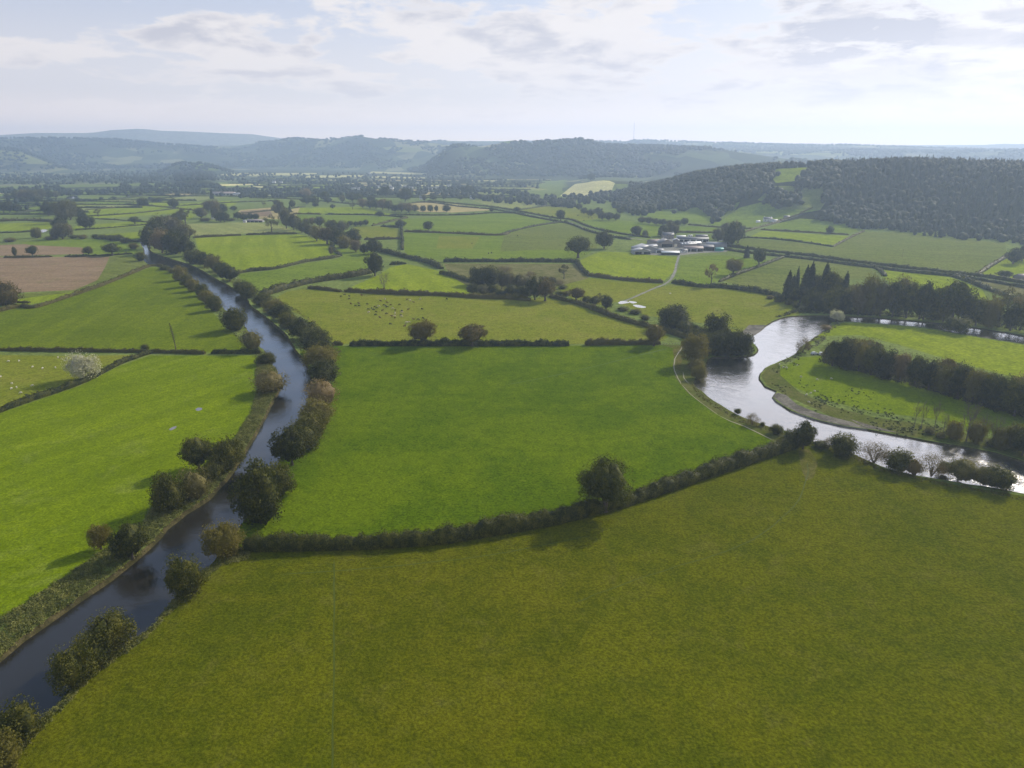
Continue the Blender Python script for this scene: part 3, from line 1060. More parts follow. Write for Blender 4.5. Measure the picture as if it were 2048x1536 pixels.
def crown(rng, kind, n, leaf):
    """crown of a tree of unit half-width (radius 1) and height 2; scaled later"""
    mb = MB()
    if kind == 'conifer':
        z = rng.power(1.3, n)                       # 0..1, more mass low
        z = 1 - z
        tier = np.round(z * 13) / 13
        rad = (1 - tier) ** .62 * (.62 + .3 * np.sin(tier * 37 + rng.uniform(0, 6)) ** 2 + .12 * rng.random(n)) + .04
        an = rng.uniform(0, 2 * math.pi, n)
        br = 1 + .25 * np.sin(an * 5 + tier * 40)
        rr = rad * br * np.sqrt(rng.uniform(.25, 1, n))
        c = np.column_stack([rr * np.cos(an), rr * np.sin(an), .14 + (tier + rng.uniform(-.03, .03, n)) * 1.84 - rr * .12])
        nr = np.column_stack([np.cos(an) * .6, np.sin(an) * .6, np.full(n, .8)])
        V, Fc = cards(c, nr, leaf, rng, .45)
        mb.add(V, Fc)
        return mb
    spec = dict(
        oak=dict(k=42, zc=1.10, rz=.90, lo=.26, rc=(.24, .38), flat=.8),
        tall=dict(k=44, zc=1.02, rz=.95, lo=.06, rc=(.24, .36), flat=.9),
        bush=dict(k=42, zc=.86, rz=1.05, lo=-.05, rc=(.28, .42), flat=1.0),
        poplar=dict(k=30, zc=1.08, rz=.92, lo=.12, rc=(.30, .5), flat=1),
        airy=dict(k=26, zc=1.2, rz=.75, lo=.4, rc=(.14, .26), flat=.7),
        lean=dict(k=40, zc=1.05, rz=.95, lo=.12, rc=(.24, .40), flat=.9),
    )[kind]
    K = spec['k']
    d = sphere_dirs(K, rng)
    rad = rng.uniform(.3, .92, K) ** .5
    d[:, 2] = np.where(d[:, 2] < 0, d[:, 2] * .75, d[:, 2])
    cz = spec['zc'] + d[:, 2] * rad * spec['rz'] * .82
    wz = 1.0 if kind != 'bush' else np.sqrt(np.clip(1 - (d[:, 2] * .75) ** 2, .3, 1))
    cx = d[:, 0] / np.hypot(d[:, 0], d[:, 1]) * rad * np.sqrt(np.clip(1 - d[:, 2] ** 2, .02, 1)) ** (.8 if kind == 'bush' else 1) * .84
    cy = d[:, 1] / np.hypot(d[:, 0], d[:, 1]) * rad * np.sqrt(np.clip(1 - d[:, 2] ** 2, .02, 1)) ** (.8 if kind == 'bush' else 1) * .84
    lump = 1 + .18 * np.sin(np.arctan2(cy, cx) * 3 + rng.uniform(0, 6))
    cx *= lump
    cy *= lump
    if kind == 'lean':
        cx -= (cz - 1) * .35
    cz = np.maximum(cz, spec['lo'] + .12)
    rc = rng.uniform(*spec['rc'], K)
    per = (rc ** 2)
    cnt = np.maximum(4, (n * per / per.sum()).astype(int))
    cc, nn = [], []
    for i in range(K):
        dd = sphere_dirs(cnt[i], rng)
        r = rc[i] * rng.uniform(.6, 1.08, cnt[i])
        p = np.array([cx[i], cy[i], cz[i]]) + dd * r[:, None] * np.array([1, 1, spec['flat']])
        cc.append(p)
        nn.append(dd)
    c = np.concatenate(cc)
    nr = np.concatenate(nn)
    keep = (c[:, 2] > spec['lo'] * .9)
    core = np.array([0, 0, spec['zc']])
    q = (c - core) / np.array([1, 1, spec['rz']])
    inner = np.linalg.norm(q, axis=1)
    keep &= (inner > .38) | (rng.random(len(c)) < .3)
    c = c[keep]
    nr = nr[keep]
    V, Fc = cards(c, nr * .7 + np.array([0, 0, .25]), leaf, rng, .7)
    mb.add(V, Fc)
    # twigs and leaves straggling past the outline
    m = max(10, n // 14)
    dd = sphere_dirs(m, rng)
    c = core + dd * np.array([1.03, 1.03, spec['rz'] * 1.04]) * rng.uniform(.85, 1.08, (m, 1))
    if kind == 'lean':
        c[:, 0] -= (c[:, 2] - 1) * .35
    c = c[c[:, 2] > spec['lo']]
    V, Fc = cards(c, sphere_dirs(len(c), rng), leaf * .8, rng, .8)
    mb.add(V, Fc)
    return mb


def crown_core(mb, rng, kind):
    zc, rz, sc_ = dict(oak=(1.12, .58, .60), tall=(1.0, .66, .58), bush=(.76, .72, .64), lean=(1.1, .5, .5), poplar=(1.08, .7, .6)).get(kind, (0, 0, 0))
    if not sc_:
        return
    V = []
    n1_, n2_ = 9, 14
    p1, p2 = rng.uniform(0, 6, 2)
    for i in range(n1_):
        a = math.pi * (i + .5) / n1_
        for j in range(n2_):
            c = 2 * math.pi * j / n2_
            r = 1 + .16 * math.sin(3 * c + p1 + a) + .14 * math.sin(5 * c + 4 * a + p2) + rng.uniform(-.06, .06)
            x = math.sin(a) * math.cos(c) * sc_ * r
            z = zc + math.cos(a) * rz * r
            if kind == 'lean':
                x -= (z - 1) * .35
            V.append((x, math.sin(a) * math.sin(c) * sc_ * r, max(z, .02)))
    Fc = [(i * n2_ + j, (i + 1) * n2_ + j, (i + 1) * n2_ + (j + 1) % n2_, i * n2_ + (j + 1) % n2_) for i in range(n1_ - 1) for j in range(n2_)]
    mb.add(V, Fc)


def trunk(rng, kind, bare=False):
    mb = MB()
    rr = random.Random(int(rng.integers(1e9)))
    if kind == 'conifer':
        mb.tube([(0, 0, -.05), (0, 0, .9), (0, 0, 1.95)], [.09, .05, .006], 6)
        return mb
    top = .75 if kind in ('oak', 'airy') else 1.0
    w = .10 if kind in ('oak',) else .07
    if bare:
        w = .05
    if kind == 'bush':
        for k in range(5):
            a = rr.uniform(0, 6.28)
            mb.tube([(0, 0, -.05), (math.cos(a) * .2, math.sin(a) * .2, .5), (math.cos(a) * .5, math.sin(a) * .5, 1.2)], [.05, .04, .01], 5)
        return mb
    lx = -.3 if kind == 'lean' else rr.uniform(-.05, .05)
    mb.tube([(0, 0, -.05), (0.02, 0, .15), (lx * .2, 0, .45), (lx * .6, .02, top + .2), (lx, .03, top + .7)], [w * 1.5, w, w * .85, w * .55, w * .15], 8)

    def limb(p, d, L, r, lev):
        pts = [p]
        q = Vector(p)
        dd = Vector(d)
        for i in range(3):
            dd = (dd + Vector((rr.uniform(-.25, .25), rr.uniform(-.25, .25), rr.uniform(-.05, .25)))).normalized()
            q = q + dd * L / 3
            pts.append(tuple(q))
        mb.tube(pts, [r, r * .75, r * .5, r * .2], 5 if lev < 2 else 3)
        if lev < (4 if bare else 1):
            for _ in range(4 if bare else 2):
                nd = (dd + Vector((rr.uniform(-.8, .8), rr.uniform(-.8, .8), rr.uniform(-.2, .6)))).normalized()
                st = pts[rr.choice((2, 3))]
                limb(st, nd, L * .62, r * .5, lev + 1)
    for k in range(8 if bare else 6):
        a = k * 2.4 + rr.uniform(-.4, .4)
        z0 = rr.uniform(.35, top + .3)
        limb((lx * z0 * .5, 0, z0), (math.cos(a) * .8, math.sin(a) * .8, rr.uniform(.4, 1.0)), rr.uniform(.45, .7), w * .45, 1)
    return mb


# kind -> (object name, category, crown form, leaf count, leaf size, leaf material, bare)
KINDS = dict(
    oak=('oak_tree', 'tree', 'oak', 6237, .092, 'oak', 0, 3),
    rust=('oak_tree', 'tree', 'oak', 5346, .092, 'brownoak', 0, 2),
    dark=('broadleaf_tree', 'tree', 'tall', 6237, .092, 'dark', 0, 3),
    dome=('broadleaf_tree', 'tree', 'bush', 6534, .092, 'dark', 0, 2),
    alder=('alder_tree', 'tree', 'bush', 5643, .092, 'alder', 0, 4),
    tall=('alder_tree', 'tree', 'tall', 5346, .092, 'alder', 0, 3),
    bush=('bush', 'bush', 'bush', 2200, .11, 'alder', 0, 3),
    pale=('willow_bush', 'bush', 'bush', 2400, .085, 'willow', 0, 3),
    thin=('willow_bush', 'bush', 'bush', 4600, .062, 'twig', 1, 3),
    silver=('willow_tree', 'tree', 'lean', 7000, .09, 'silver', 0, 1),
    grey=('broadleaf_tree', 'tree', 'tall', 4752, .092, 'grey', 0, 3),
    airy=('broadleaf_tree', 'tree', 'airy', 2200, .075, 'grey', 0, 3),
    pine=('conifer_tree', 'tree', 'conifer', 3200, .16, 'pine', 0, 3),
    pop=('poplar_tree', 'tree', 'poplar', 2200, .16, 'oak', 0, 2),
    rdome=('oak_tree', 'tree', 'bush', 5200, .085, 'brownoak', 0, 1),
    hero=('oak_tree', 'tree', 'oak', 16000, .055, 'oak', 0, 1),
    bare=('bare_tree', 'tree', 'airy', 420, .05, 'twig', 1, 3),
)
PROTO = {}


def proto(kind, var):
    key = (kind, var)
    if key not in PROTO:
        nm, cat, form, n, leaf, lm, bare, nv = KINDS[kind]
        rng = np.random.default_rng(hash((len(kind), ord(kind[0]), ord(kind[-1]), var)) % 100000)
        root = empty(nm, (0, 0, 0))
        trunk(rng, form, bool(bare)).obj('trunk', M_BAREBARK if bare else M_BARK, root)
        cm = crown(rng, form, n, leaf)
        if not bare and kind != 'airy':
            crown_core(cm, rng, form)
        cm.obj('crown', LM[lm], root)
        PROTO[key] = [root, False]
    return PROTO[key]


TREES = 0
TREEPOS = []


def plant(kind, px, py, hp, wp, label, group=None, rg=random):
    grow = 1.0
    if group and 'bank of the narrow' in group:
        grow = .93 if py > 950 else (1.15 if py > 690 else 1.0)
        if py < 645:
            px += -16 if 'west' in group else 5
            grow = .95 if 'west' in group else 1.12
            hp *= .92
    elif group == 'bushes on the near shore of the wide river':
        grow = 1.22
    elif group == 'thin trees on the far shore of the wide river':
        py = min(py, float(np.interp(px, [1792, 1850, 1932, 1992, 2048, 2150], [862, 872, 883, 895, 912, 935])))
        kind = 'alder' if kind == 'tall' else kind
    elif group == 'tall clump at the far river bend':
        grow = .94
    elif group == 'clump in the crook of the river bend':
        grow = 1.22
    elif group == 'big trees lining the hidden channel' and px != 1912:
        py = min(py, float(np.interp(px, [1600, 1690, 1800, 1900, 1990, 2100], [626, 628, 635, 644, 657, 672])))
    hp *= 1.08 if grow > 1 else 1.0
    global TREES
    x, y, z, t = G(px, py)
    nm, cat, form, n, leaf, lm, bare, nv = KINDS[kind]
    dep = math.atan2(CAMH - z, math.hypot(x, y))
    m = t / F
    w = wp * m
    h = (hp * m - .16 * w * math.sin(dep)) / math.cos(dep)
    if form == 'bush':
        k = .12 * w / math.hypot(x, y)
        x += x * k
        y += y * k
    h = max(h, .35 * w)
    pr = proto(kind, rg.randrange(nv))
    if not pr[1]:
        o = pr[0]
        pr[1] = True
    else:
        o = copy_tree(pr[0])
    if z > 0 or y > 1500:
        z = H1(x, y)
    o.location = (x, y, z)
    o.rotation_euler = (0, 0, 0 if form == 'lean' else rg.uniform(0, 6.28))
    ww = w / 2 * rg.uniform(1.02, 1.14) * grow
    o.scale = (ww, ww * rg.uniform(.92, 1.08), h / 2)
    for k in ('label', 'category', 'group'):
        if k in o.keys():
            del o[k]
    tag(o, label, cat, group)
    TREES += 1
    TREEPOS.append((x, y, w))
    return o


ORD = ['first', 'second', 'third', 'fourth', 'fifth', 'sixth', 'seventh', 'eighth', 'ninth', 'tenth', 'eleventh', 'twelfth', 'thirteenth', 'fourteenth', 'fifteenth',
       'sixteenth', 'seventeenth', 'eighteenth', 'nineteenth', 'twentieth', 'twenty-first', 'twenty-second', 'twenty-third', 'twenty-fourth', 'twenty-fifth',
       'twenty-sixth', 'twenty-seventh', 'twenty-eighth', 'twenty-ninth', 'thirtieth', 'thirty-first', 'thirty-second', 'thirty-third', 'thirty-fourth']


def row(tmpl, group, default, s):
    rg = random.Random(len(s) * 3 + len(tmpl))
    mixed = group in ('wood on the peninsula', 'big trees lining the hidden channel', 'tree belt beside the lime field')
    for i, w in enumerate(s.split()):
        q = w.split(',')
        kind = q[4] if len(q) > 4 else (rg.choice(('dark', 'dark', 'dome', 'tall', 'grey', 'alder', 'dome', 'tall')) if mixed else default)
        plant(kind, *[float(a) for a in q[:4]], tmpl.format(ORD[i], KINDS[kind][1]), group, rg)


def one(kind, px, py, hp, wp, label, group=None):
    plant(kind, px, py, hp, wp, label, group, random.Random(int(px * 7 + py)))


row("{0} {1} from the near end, narrow river east bank", "trees along the east bank of the narrow river", 'alder',
    "10,1560,95,100 47,1480,82,92,bush 150,1372,84,84 188,1335,70,72 226,1305,85,90 376,1194,92,80 452,1114,74,78 525,1052,138,100,dome 560,990,66,62 585,930,76,56,dark 608,902,54,58 622,875,54,60 636,848,52,56 "
    "644,812,56,60,pale 648,772,54,56,dark 645,738,50,60 634,708,48,54,dark 622,688,42,46 602,678,46,50,dark 578,656,36,44 556,640,36,42,dark 540,628,34,36 520,612,30,34 492,596,32,36 478,586,28,30 "
    "455,562,32,34,dark 440,550,28,32,dark 424,543,34,30,tall 404,534,32,32,dark 384,528,34,34")
row("{0} {1} from the near end, narrow river west bank", "trees along the west bank of the narrow river", 'alder',
    "203,1098,54,50,tall 266,1116,76,74,dark 340,1022,80,68 390,1000,70,66,pale 424,960,42,50 398,938,66,54,tall 452,940,66,58 540,786,48,60,pale 533,728,24,34 504,702,44,38,pale 470,662,54,48 447,622,38,36 432,607,32,32 "
    "420,592,32,30 405,583,32,28 392,574,32,28 378,561,34,32 362,546,14,26,pale 345,540,12,24,bush")
row("{0} {1} of the tall clump at the far river bend", "tall clump at the far river bend", 'grey',
    "300,498,46,32,dark 325,506,50,46,grey 352,508,50,42,dome 374,512,42,36,dark 312,482,44,40,dark 326,474,46,48 350,476,42,42 368,484,40,36 340,462,34,36 372,452,38,34,airy 352,450,24,26,dark 362,442,22,22")
one('rust', 379, 476, 20, 24, "small round tree alone at the corner of the pale field by the river clump")
one('bush', 283, 522, 22, 22, "rounded bush on the west bank at the far river bend")
one('bush', 268, 498, 14, 20, "low bush by the top of the narrow river")
one('rdome', 12, 611, 54, 58, "broad russet-tinted tree at the left edge beside the brown field", None)
one('pop', 31, 514, 20, 8, "thin leaning tree on the low hedge in the brown field")
one('oak', 66, 513, 22, 22, "round tree on the low hedge in the brown field")
one('oak', 178, 512, 20, 18, "smaller of two trees on the hedge end of the brown field")
one('oak', 225, 511, 27, 31, "wider of two trees on the hedge near the river bend")
one('silver', 170, 759, 58, 58, "silver-leaved leaning willow on the diagonal hedge of the left field")
one('bush', 291, 702, 16, 18, "round dark bush where the two left hedges meet")
def snag(px, py, hp):
    x, y, z, t = G(px, py)
    h = hp * t / F
    o = empty('bare_tree', (x, y, z))
    mb = MB()
    mb.tube([(.3, 0, -.2), (.1, 0, h * .3), (-.25, 0, h * .6), (-.75, 0, h * .85), (-1.3, 0, h)], [.28, .24, .2, .14, .04], 7)
    for k, (f, dx, dz) in enumerate(((.55, .9, .7), (.7, -1.0, .8), (.8, .5, 1.0), (.62, -.6, .6), (.9, -.7, .5))):
        mb.tube([(-.25 - f * .5 + .25, 0, h * f), (-.2 - f * .5 + dx * .6, .3 * (-1) ** k, h * f + dz * .6), (-.2 - f * .5 + dx, .5 * (-1) ** k, h * f + dz)], [.09, .06, .02], 4)
    mb.obj('trunk', M_BAREBARK, o)
    rng = np.random.default_rng(3)
    n = 420
    f = rng.uniform(.3, 1.02, n)
    w = .25 + .65 * np.sin(np.clip((f - .3) / .72, 0, 1) * 3.14)
    c = np.column_stack([.2 - f ** 2 * 1.4 + rng.normal(0, 1, n) * w * .6, rng.normal(0, 1, n) * w * .6, f * h])
    V, Fc = cards(c, sphere_dirs(n, rng), .38, rng, .5)
    mb = MB()
    mb.add(V, Fc)
    mb.obj('crown', LM['oak'], o)
    tag(o, "slender leaning ivy-clad tree on the left cross hedge", 'tree')


snag(352, 705, 60)
row("{0} {1} of the mixed clump standing in the left meadows", "mixed clump in the left meadows", 'grey',
    "98,432,32,26,dark 112,430,26,22,dark 130,446,48,34 142,440,42,30 160,437,24,22,dark 172,458,32,30,dark 180,456,22,22 126,478,34,38 75,476,24,18,alder 112,478,26,18,alder 137,474,28,22 120,462,30,26,dark")
row("{0} {1} of the line at the left edge beyond the meadow", "trees at the left edge beyond the meadow", 'dark',
    "-4,425,26,24,grey 8,425,22,18 20,425,24,22 34,425,18,20 52,424,6,10,bush 20,484,10,22,bush 100,480,9,18,bush")
row("{0} {1} of the hedge line left of the river top", "bushes left of the river top", 'bush',
    "208,479,12,18 222,481,13,18 236,482,15,24,alder 250,486,13,22 192,477,10,16 165,478,10,20 148,477,9,18")
row("{0} {1} of the large clump beyond the meadows at far left", "large clump at far left", 'dark',
    "16,400,14,14 34,400,20,20 50,404,27,28,grey 66,404,26,26,grey 82,400,24,24,grey 98,398,18,18 112,397,16,16,grey 74,405,14,20 46,406,12,18")
one('dark', 285, 412, 18, 22, "rounded dark tree on the far left hedge junction")
one('dome', 312, 404, 10, 24, "low wide tree in the meadow beyond the hedge junction")
one('dark', 349, 417, 21, 21, "round tree at the crossing of far left hedges")
one('oak', 343, 397, 7, 7, "tiny tree behind the round tree at the crossing of hedges")
one('oak', 270, 448, 16, 21, "spreading tree on the thin hedge left of the tall clump")
one('airy', 197, 433, 16, 18, "pale airy tree on the left meadow hedge")
row("{0} {1} of the grove around the small farmstead left of centre", "grove around the small farmstead", 'dark',
    "403,437,24,28,grey 417,424,24,22,grey 430,424,26,24,grey 433,442,34,22,grey 447,426,20,18 449,444,22,24 441,444,20,22 476,439,16,16 488,441,14,16 500,440,15,16 512,440,14,14 424,398,20,8,pine 468,423,12,13,oak 410,442,8,22,bush 462,442,7,20,bush")
one('airy', 544, 466, 40, 33, "airy tree with a visible trunk on the hedge of the lime field")
row("{0} {1} of the belt between grove and lime field", "tree belt beside the lime field", 'dark',
    "553,426,20,16 562,432,32,18,grey 570,444,30,20,grey 573,457,42,26 588,460,36,26 580,425,14,9,pine 604,466,24,22 618,472,26,24 597,450,16,13 612,450,16,14,alder 625,450,16,14 640,453,22,22 "
    "634,482,32,30 655,488,36,36,rust 674,488,34,34 664,466,28,28 684,466,26,26,grey 690,496,28,30 708,486,32,34,dome 712,504,26,24,grey 728,508,22,18 662,511,20,9,grey")
row("{0} {1} of the small row behind the tan strip field", "small row behind the strip field", 'dark', "700,452,11,13 711,453,11,12 721,452,11,12 732,451,13,12")
one('dark', 748, 508, 32, 30, "dark round tree at the head of the thick central hedge")
one('dark', 750, 552, 50, 38, "tall dark tree with side lobe on the central hedge")
one('bare', 769, 584, 40, 32, "bare forked tree behind the long cattle-field hedge")
one('oak', 857, 463, 21, 20, "single round tree on the hedge of the long green field")
one('dark', 801, 455, 16, 20, "rounded tree at the top of the narrow hedge column")
one('dark', 760, 433, 11, 17, "low round tree by the hedge bend")
row("{0} {1} of the four in front of the tan stubble field", "four trees in front of the tan field", 'dark', "846,424,14,13 861,424,15,14 873,424,14,8 893,424,15,18")
row("{0} {1} of the scrub wood left of the tan field", "scrub wood left of the tan field", 'grey',
    "726,416,20,20 740,417,18,18 752,418,20,20,dark 766,420,24,22 778,421,22,20 790,424,16,18,dark 803,424,20,22 817,425,20,22 830,424,16,18 742,404,14,16,dark")
row("{0} {1} in the scattered trees of the middle valley", "scattered trees of the middle valley", 'dark',
    "528,398,17,14 528,414,13,9,airy 552,412,14,12 585,416,17,13 612,394,20,26,pale 614,408,17,24 630,410,18,16 631,414,10,14 650,403,22,18 656,407,14,14 665,417,9,10 685,405,16,14,grey 705,403,18,22 718,402,16,18 "
    "705,419,16,14,airy 663,389,12,11 772,393,22,22 811,403,28,28 849,402,14,11,grey 867,401,14,16 888,399,12,10 936,390,20,24 921,399,10,14 961,399,12,17 978,399,10,14 486,396,8,8 988,400,12,16")
one('dark', 983, 424, 10, 8, "small tree in the gap of the lane hedge")
one('dark', 1034, 423, 10, 12, "small round tree where the lane hedges widen")
one('oak', 1121, 443, 24, 20, "leaning tree on the lane hedge junction")
one('oak', 1156, 516, 44, 44, "large round oak at the corner of the cross hedge below the farm")
one('dark', 1208, 497, 38, 33, "dark tree left of the farm, behind the large oak")
one('dark', 1273, 472, 22, 22, "round dark tree behind the farm road, left one of a pair")
one('alder', 1290, 472, 13, 12, "smaller round tree behind the farm road, right one of a pair")
row("{0} {1} of the clump behind the farmhouse", "clump behind the farmhouse", 'grey', "1328,472,24,20,dark 1340,470,28,22 1351,470,22,16 1322,474,16,14,dark")
row("{0} {1} of the tall clump right of the farm", "tall clump right of the farm", 'grey', "1436,484,30,24 1450,478,36,22 1462,494,52,32,dark 1476,486,42,24,dark 1455,492,30,22 1470,474,34,18")
one('pine', 1493, 516, 25, 14, "small conifer in the paddock right of the farm")
one('oak', 1517, 533, 38, 27, "round tree at the paddock corner right of the farm")
one('oak', 1466, 550, 33, 37, "broad oak on the diagonal hedge below the farm")
one('airy', 1422, 572, 48, 29, "airy ivy-trunked tree on the hedge below the farm")
one('dark', 1575, 514, 12, 10, "small bush-like tree on the lane hedge above the conifers")
one('airy', 1128, 558, 32, 24, "nearly bare tree at the edge of the rough scrub")
row("{0} {1} of the rough scrub wood beyond the cattle field", "rough scrub wood beyond the cattle field", 'dark',
    "958,570,40,36,dome 982,572,42,38,dome 945,588,22,26 966,590,22,24,grey 985,588,20,22 1004,578,40,26,grey 1018,580,38,26,grey 1022,594,28,28 1038,580,34,28,grey 1046,598,30,28 1058,582,30,26,grey 1070,600,52,34 "
    "1090,602,48,38,rust 1085,574,24,28,grey 1102,570,18,24,grey 1060,556,14,26,thin 1100,580,18,22,grey 1118,570,12,22,thin 1036,600,18,22,alder 1000,596,18,24 1010,545,16,30,thin 1125,578,9,20,bush")
row("{0} {1} along the hedge right of the scrub wood", "trees along the pasture hedge", 'alder',
    "1152,602,28,32,rust 1132,592,12,20,bush 1172,606,16,20 1188,610,18,22,dark 1212,620,32,26,dark 1198,606,22,26,airy 1245,622,10,26,bush 1270,628,11,26,bush 1118,592,12,18,bush 1290,640,12,20,bush")
one('oak', 844, 690, 52, 54, "dark round oak on the middle hedge, left one of two", None)
one('rust', 945, 692, 46, 60, "wide russet oak on the middle hedge, right one of two", None)
one('oak', 1308, 692, 48, 38, "oak with clear trunk at the end of the middle hedge")
row("{0} {1} of the clump in the crook of the river bend", "clump in the crook of the river bend", 'dark',
    "1348,658,48,50,dome 1372,668,28,30,alder 1392,668,18,18 1330,652,14,22,bush 1434,692,66,46,dome 1408,690,34,34,alder 1395,680,24,26,alder 1462,712,54,44,dome 1482,712,50,38,dome 1440,712,50,42,dome 1388,728,60,44,tall 1418,708,44,36,alder 1398,758,28,24,alder 1392,742,26,26,alder")
row("{0} {1} from the left, wide river's near shore", "bushes on the near shore of the wide river", 'bush',
    "1475,828,12,12 1505,850,24,22,thin 1525,852,9,9 1553,868,20,24,alder 1582,896,36,32,alder 1606,898,56,34,dark 1568,892,22,22 1640,896,16,26 1656,898,22,16,thin 1684,912,44,46,alder 1747,928,42,50,thin 1796,942,42,46,alder 1824,948,34,32,pale "
    "1862,954,44,46,thin 1888,946,26,22,alder 1922,962,50,46,pale 1962,968,40,40,pale 1994,976,46,48,alder")
one('hero', 1210, 1022, 112, 112, "large dense oak standing on the foreground hedge", None)
row("{0} {1} from the river end, peninsula wood", "wood on the peninsula", 'dark',
    "1664,732,58,42 1652,726,34,30,airy 1690,738,66,46 1716,742,66,46 1742,750,66,46 1740,738,62,44,grey 1770,758,66,44 1798,764,64,40,grey 1806,756,56,30,bare 1828,772,66,44 1856,780,66,44 1850,768,56,36,bare 1884,788,66,46 "
    "1890,776,66,46,rust 1914,796,70,48 1944,804,70,48 1972,812,72,46 1976,800,60,44,grey 2000,822,76,50 2028,832,80,52 2036,818,76,50,grey 2062,842,84,54 2096,852,84,54 1700,722,50,40,rust 1728,730,56,40,rust 1920,782,62,44")
row("{0} {1} from the left, thin trees across the wide river", "thin trees on the far shore of the wide river", 'bare',
    "1828,855,50,22 1842,857,52,24 1868,860,54,24 1886,868,46,24 1906,890,44,32,tall 1932,898,86,48 1950,902,50,34,tall 1964,884,56,34 1986,890,60,36 2000,905,46,38,tall 2026,900,62,42,tall 2044,912,58,44,dark 1915,878,40,26 2070,925,60,44,dark 1858,868,14,22,bush 1880,878,14,22,bush 1985,912,20,30,bush")
one('thin', 1605, 706, 34, 26, "reddish bare bush on the river edge near the parked car")
one('silver', 1674, 644, 26, 26, "small pale willow at the tip where the channels part")
one('pale', 1652, 660, 12, 22, "low pale scrub on the peninsula tip")
row("{0} {1} from the left of the conifers above the river", "conifers above the river", 'pine',
    "1574,600,58,26 1584,594,44,24 1591,590,56,12 1608,598,66,26 1617,602,78,24 1632,600,54,30,tall 1645,604,78,26 1656,606,70,34,tall 1672,606,56,32,tall 1686,610,66,24 1600,606,40,26,dark 1638,610,46,34,dark 1662,612,44,34,dark 1586,606,34,24,dark 1624,612,40,30,dark")
row("{0} {1} from the left of the big trees lining the hidden channel", "big trees lining the hidden channel", 'dark',
    "1700,622,58,36,airy 1634,622,40,34 1660,632,50,38 1690,636,52,40 1716,638,70,42 1736,638,88,44 1742,620,70,40 1760,640,76,40 1784,642,78,42 1796,628,80,44,grey 1812,644,80,44 1838,646,70,36 1846,640,80,36 1866,652,60,34,alder "
    "1886,654,74,44 1902,650,90,66,oak 1926,658,68,44 1912,664,36,52,alder 1950,662,60,42 1978,664,66,40 1984,646,74,38,airy 2008,648,82,38,airy 2020,668,60,42 2040,660,84,42,airy 2052,674,66,46 2088,680,80,50 1614,616,26,28,alder 1672,624,60,30,alder")
row("{0} {1} of the low scrub beside the conifers", "low scrub beside the conifers", 'alder', "1558,604,20,20 1576,610,14,16,bush 1592,616,14,18,bush 1606,622,12,18,bush 1540,598,9,16,bush")
one('dark', 1659, 468, 17, 15, "small tree on the hedge above the big slope field")
one('dark', 2026, 528, 34, 32, "round purple-grey tree at the right edge of the slope field")
one('dark', 2044, 522, 34, 26, "dark tree behind the round one at the right edge")
one('oak', 2008, 557, 18, 28, "low spreading tree in the small field by the right edge")
one('dark', 1182, 362, 17, 15, "round tree alone on the far green knoll")
one('dark', 1288, 408, 16, 16, "tree on the wood edge above the slope pasture")
row("{0} {1} of the bushy belt below the wooded hill", "bushy belt below the wooded hill", 'dark',
    "1284,446,14,16 1298,448,15,18 1312,450,14,16 1326,451,14,18 1340,452,13,16 1354,452,13,16 1368,450,15,16 1204,440,18,20 1218,441,18,20 1232,441,16,16 1168,428,14,16 1182,432,15,18 1196,430,16,18 1158,420,14,14 1174,408,16,12 1250,424,16,18 1262,420,16,18 1240,428,15,16")
print('trees', TREES)


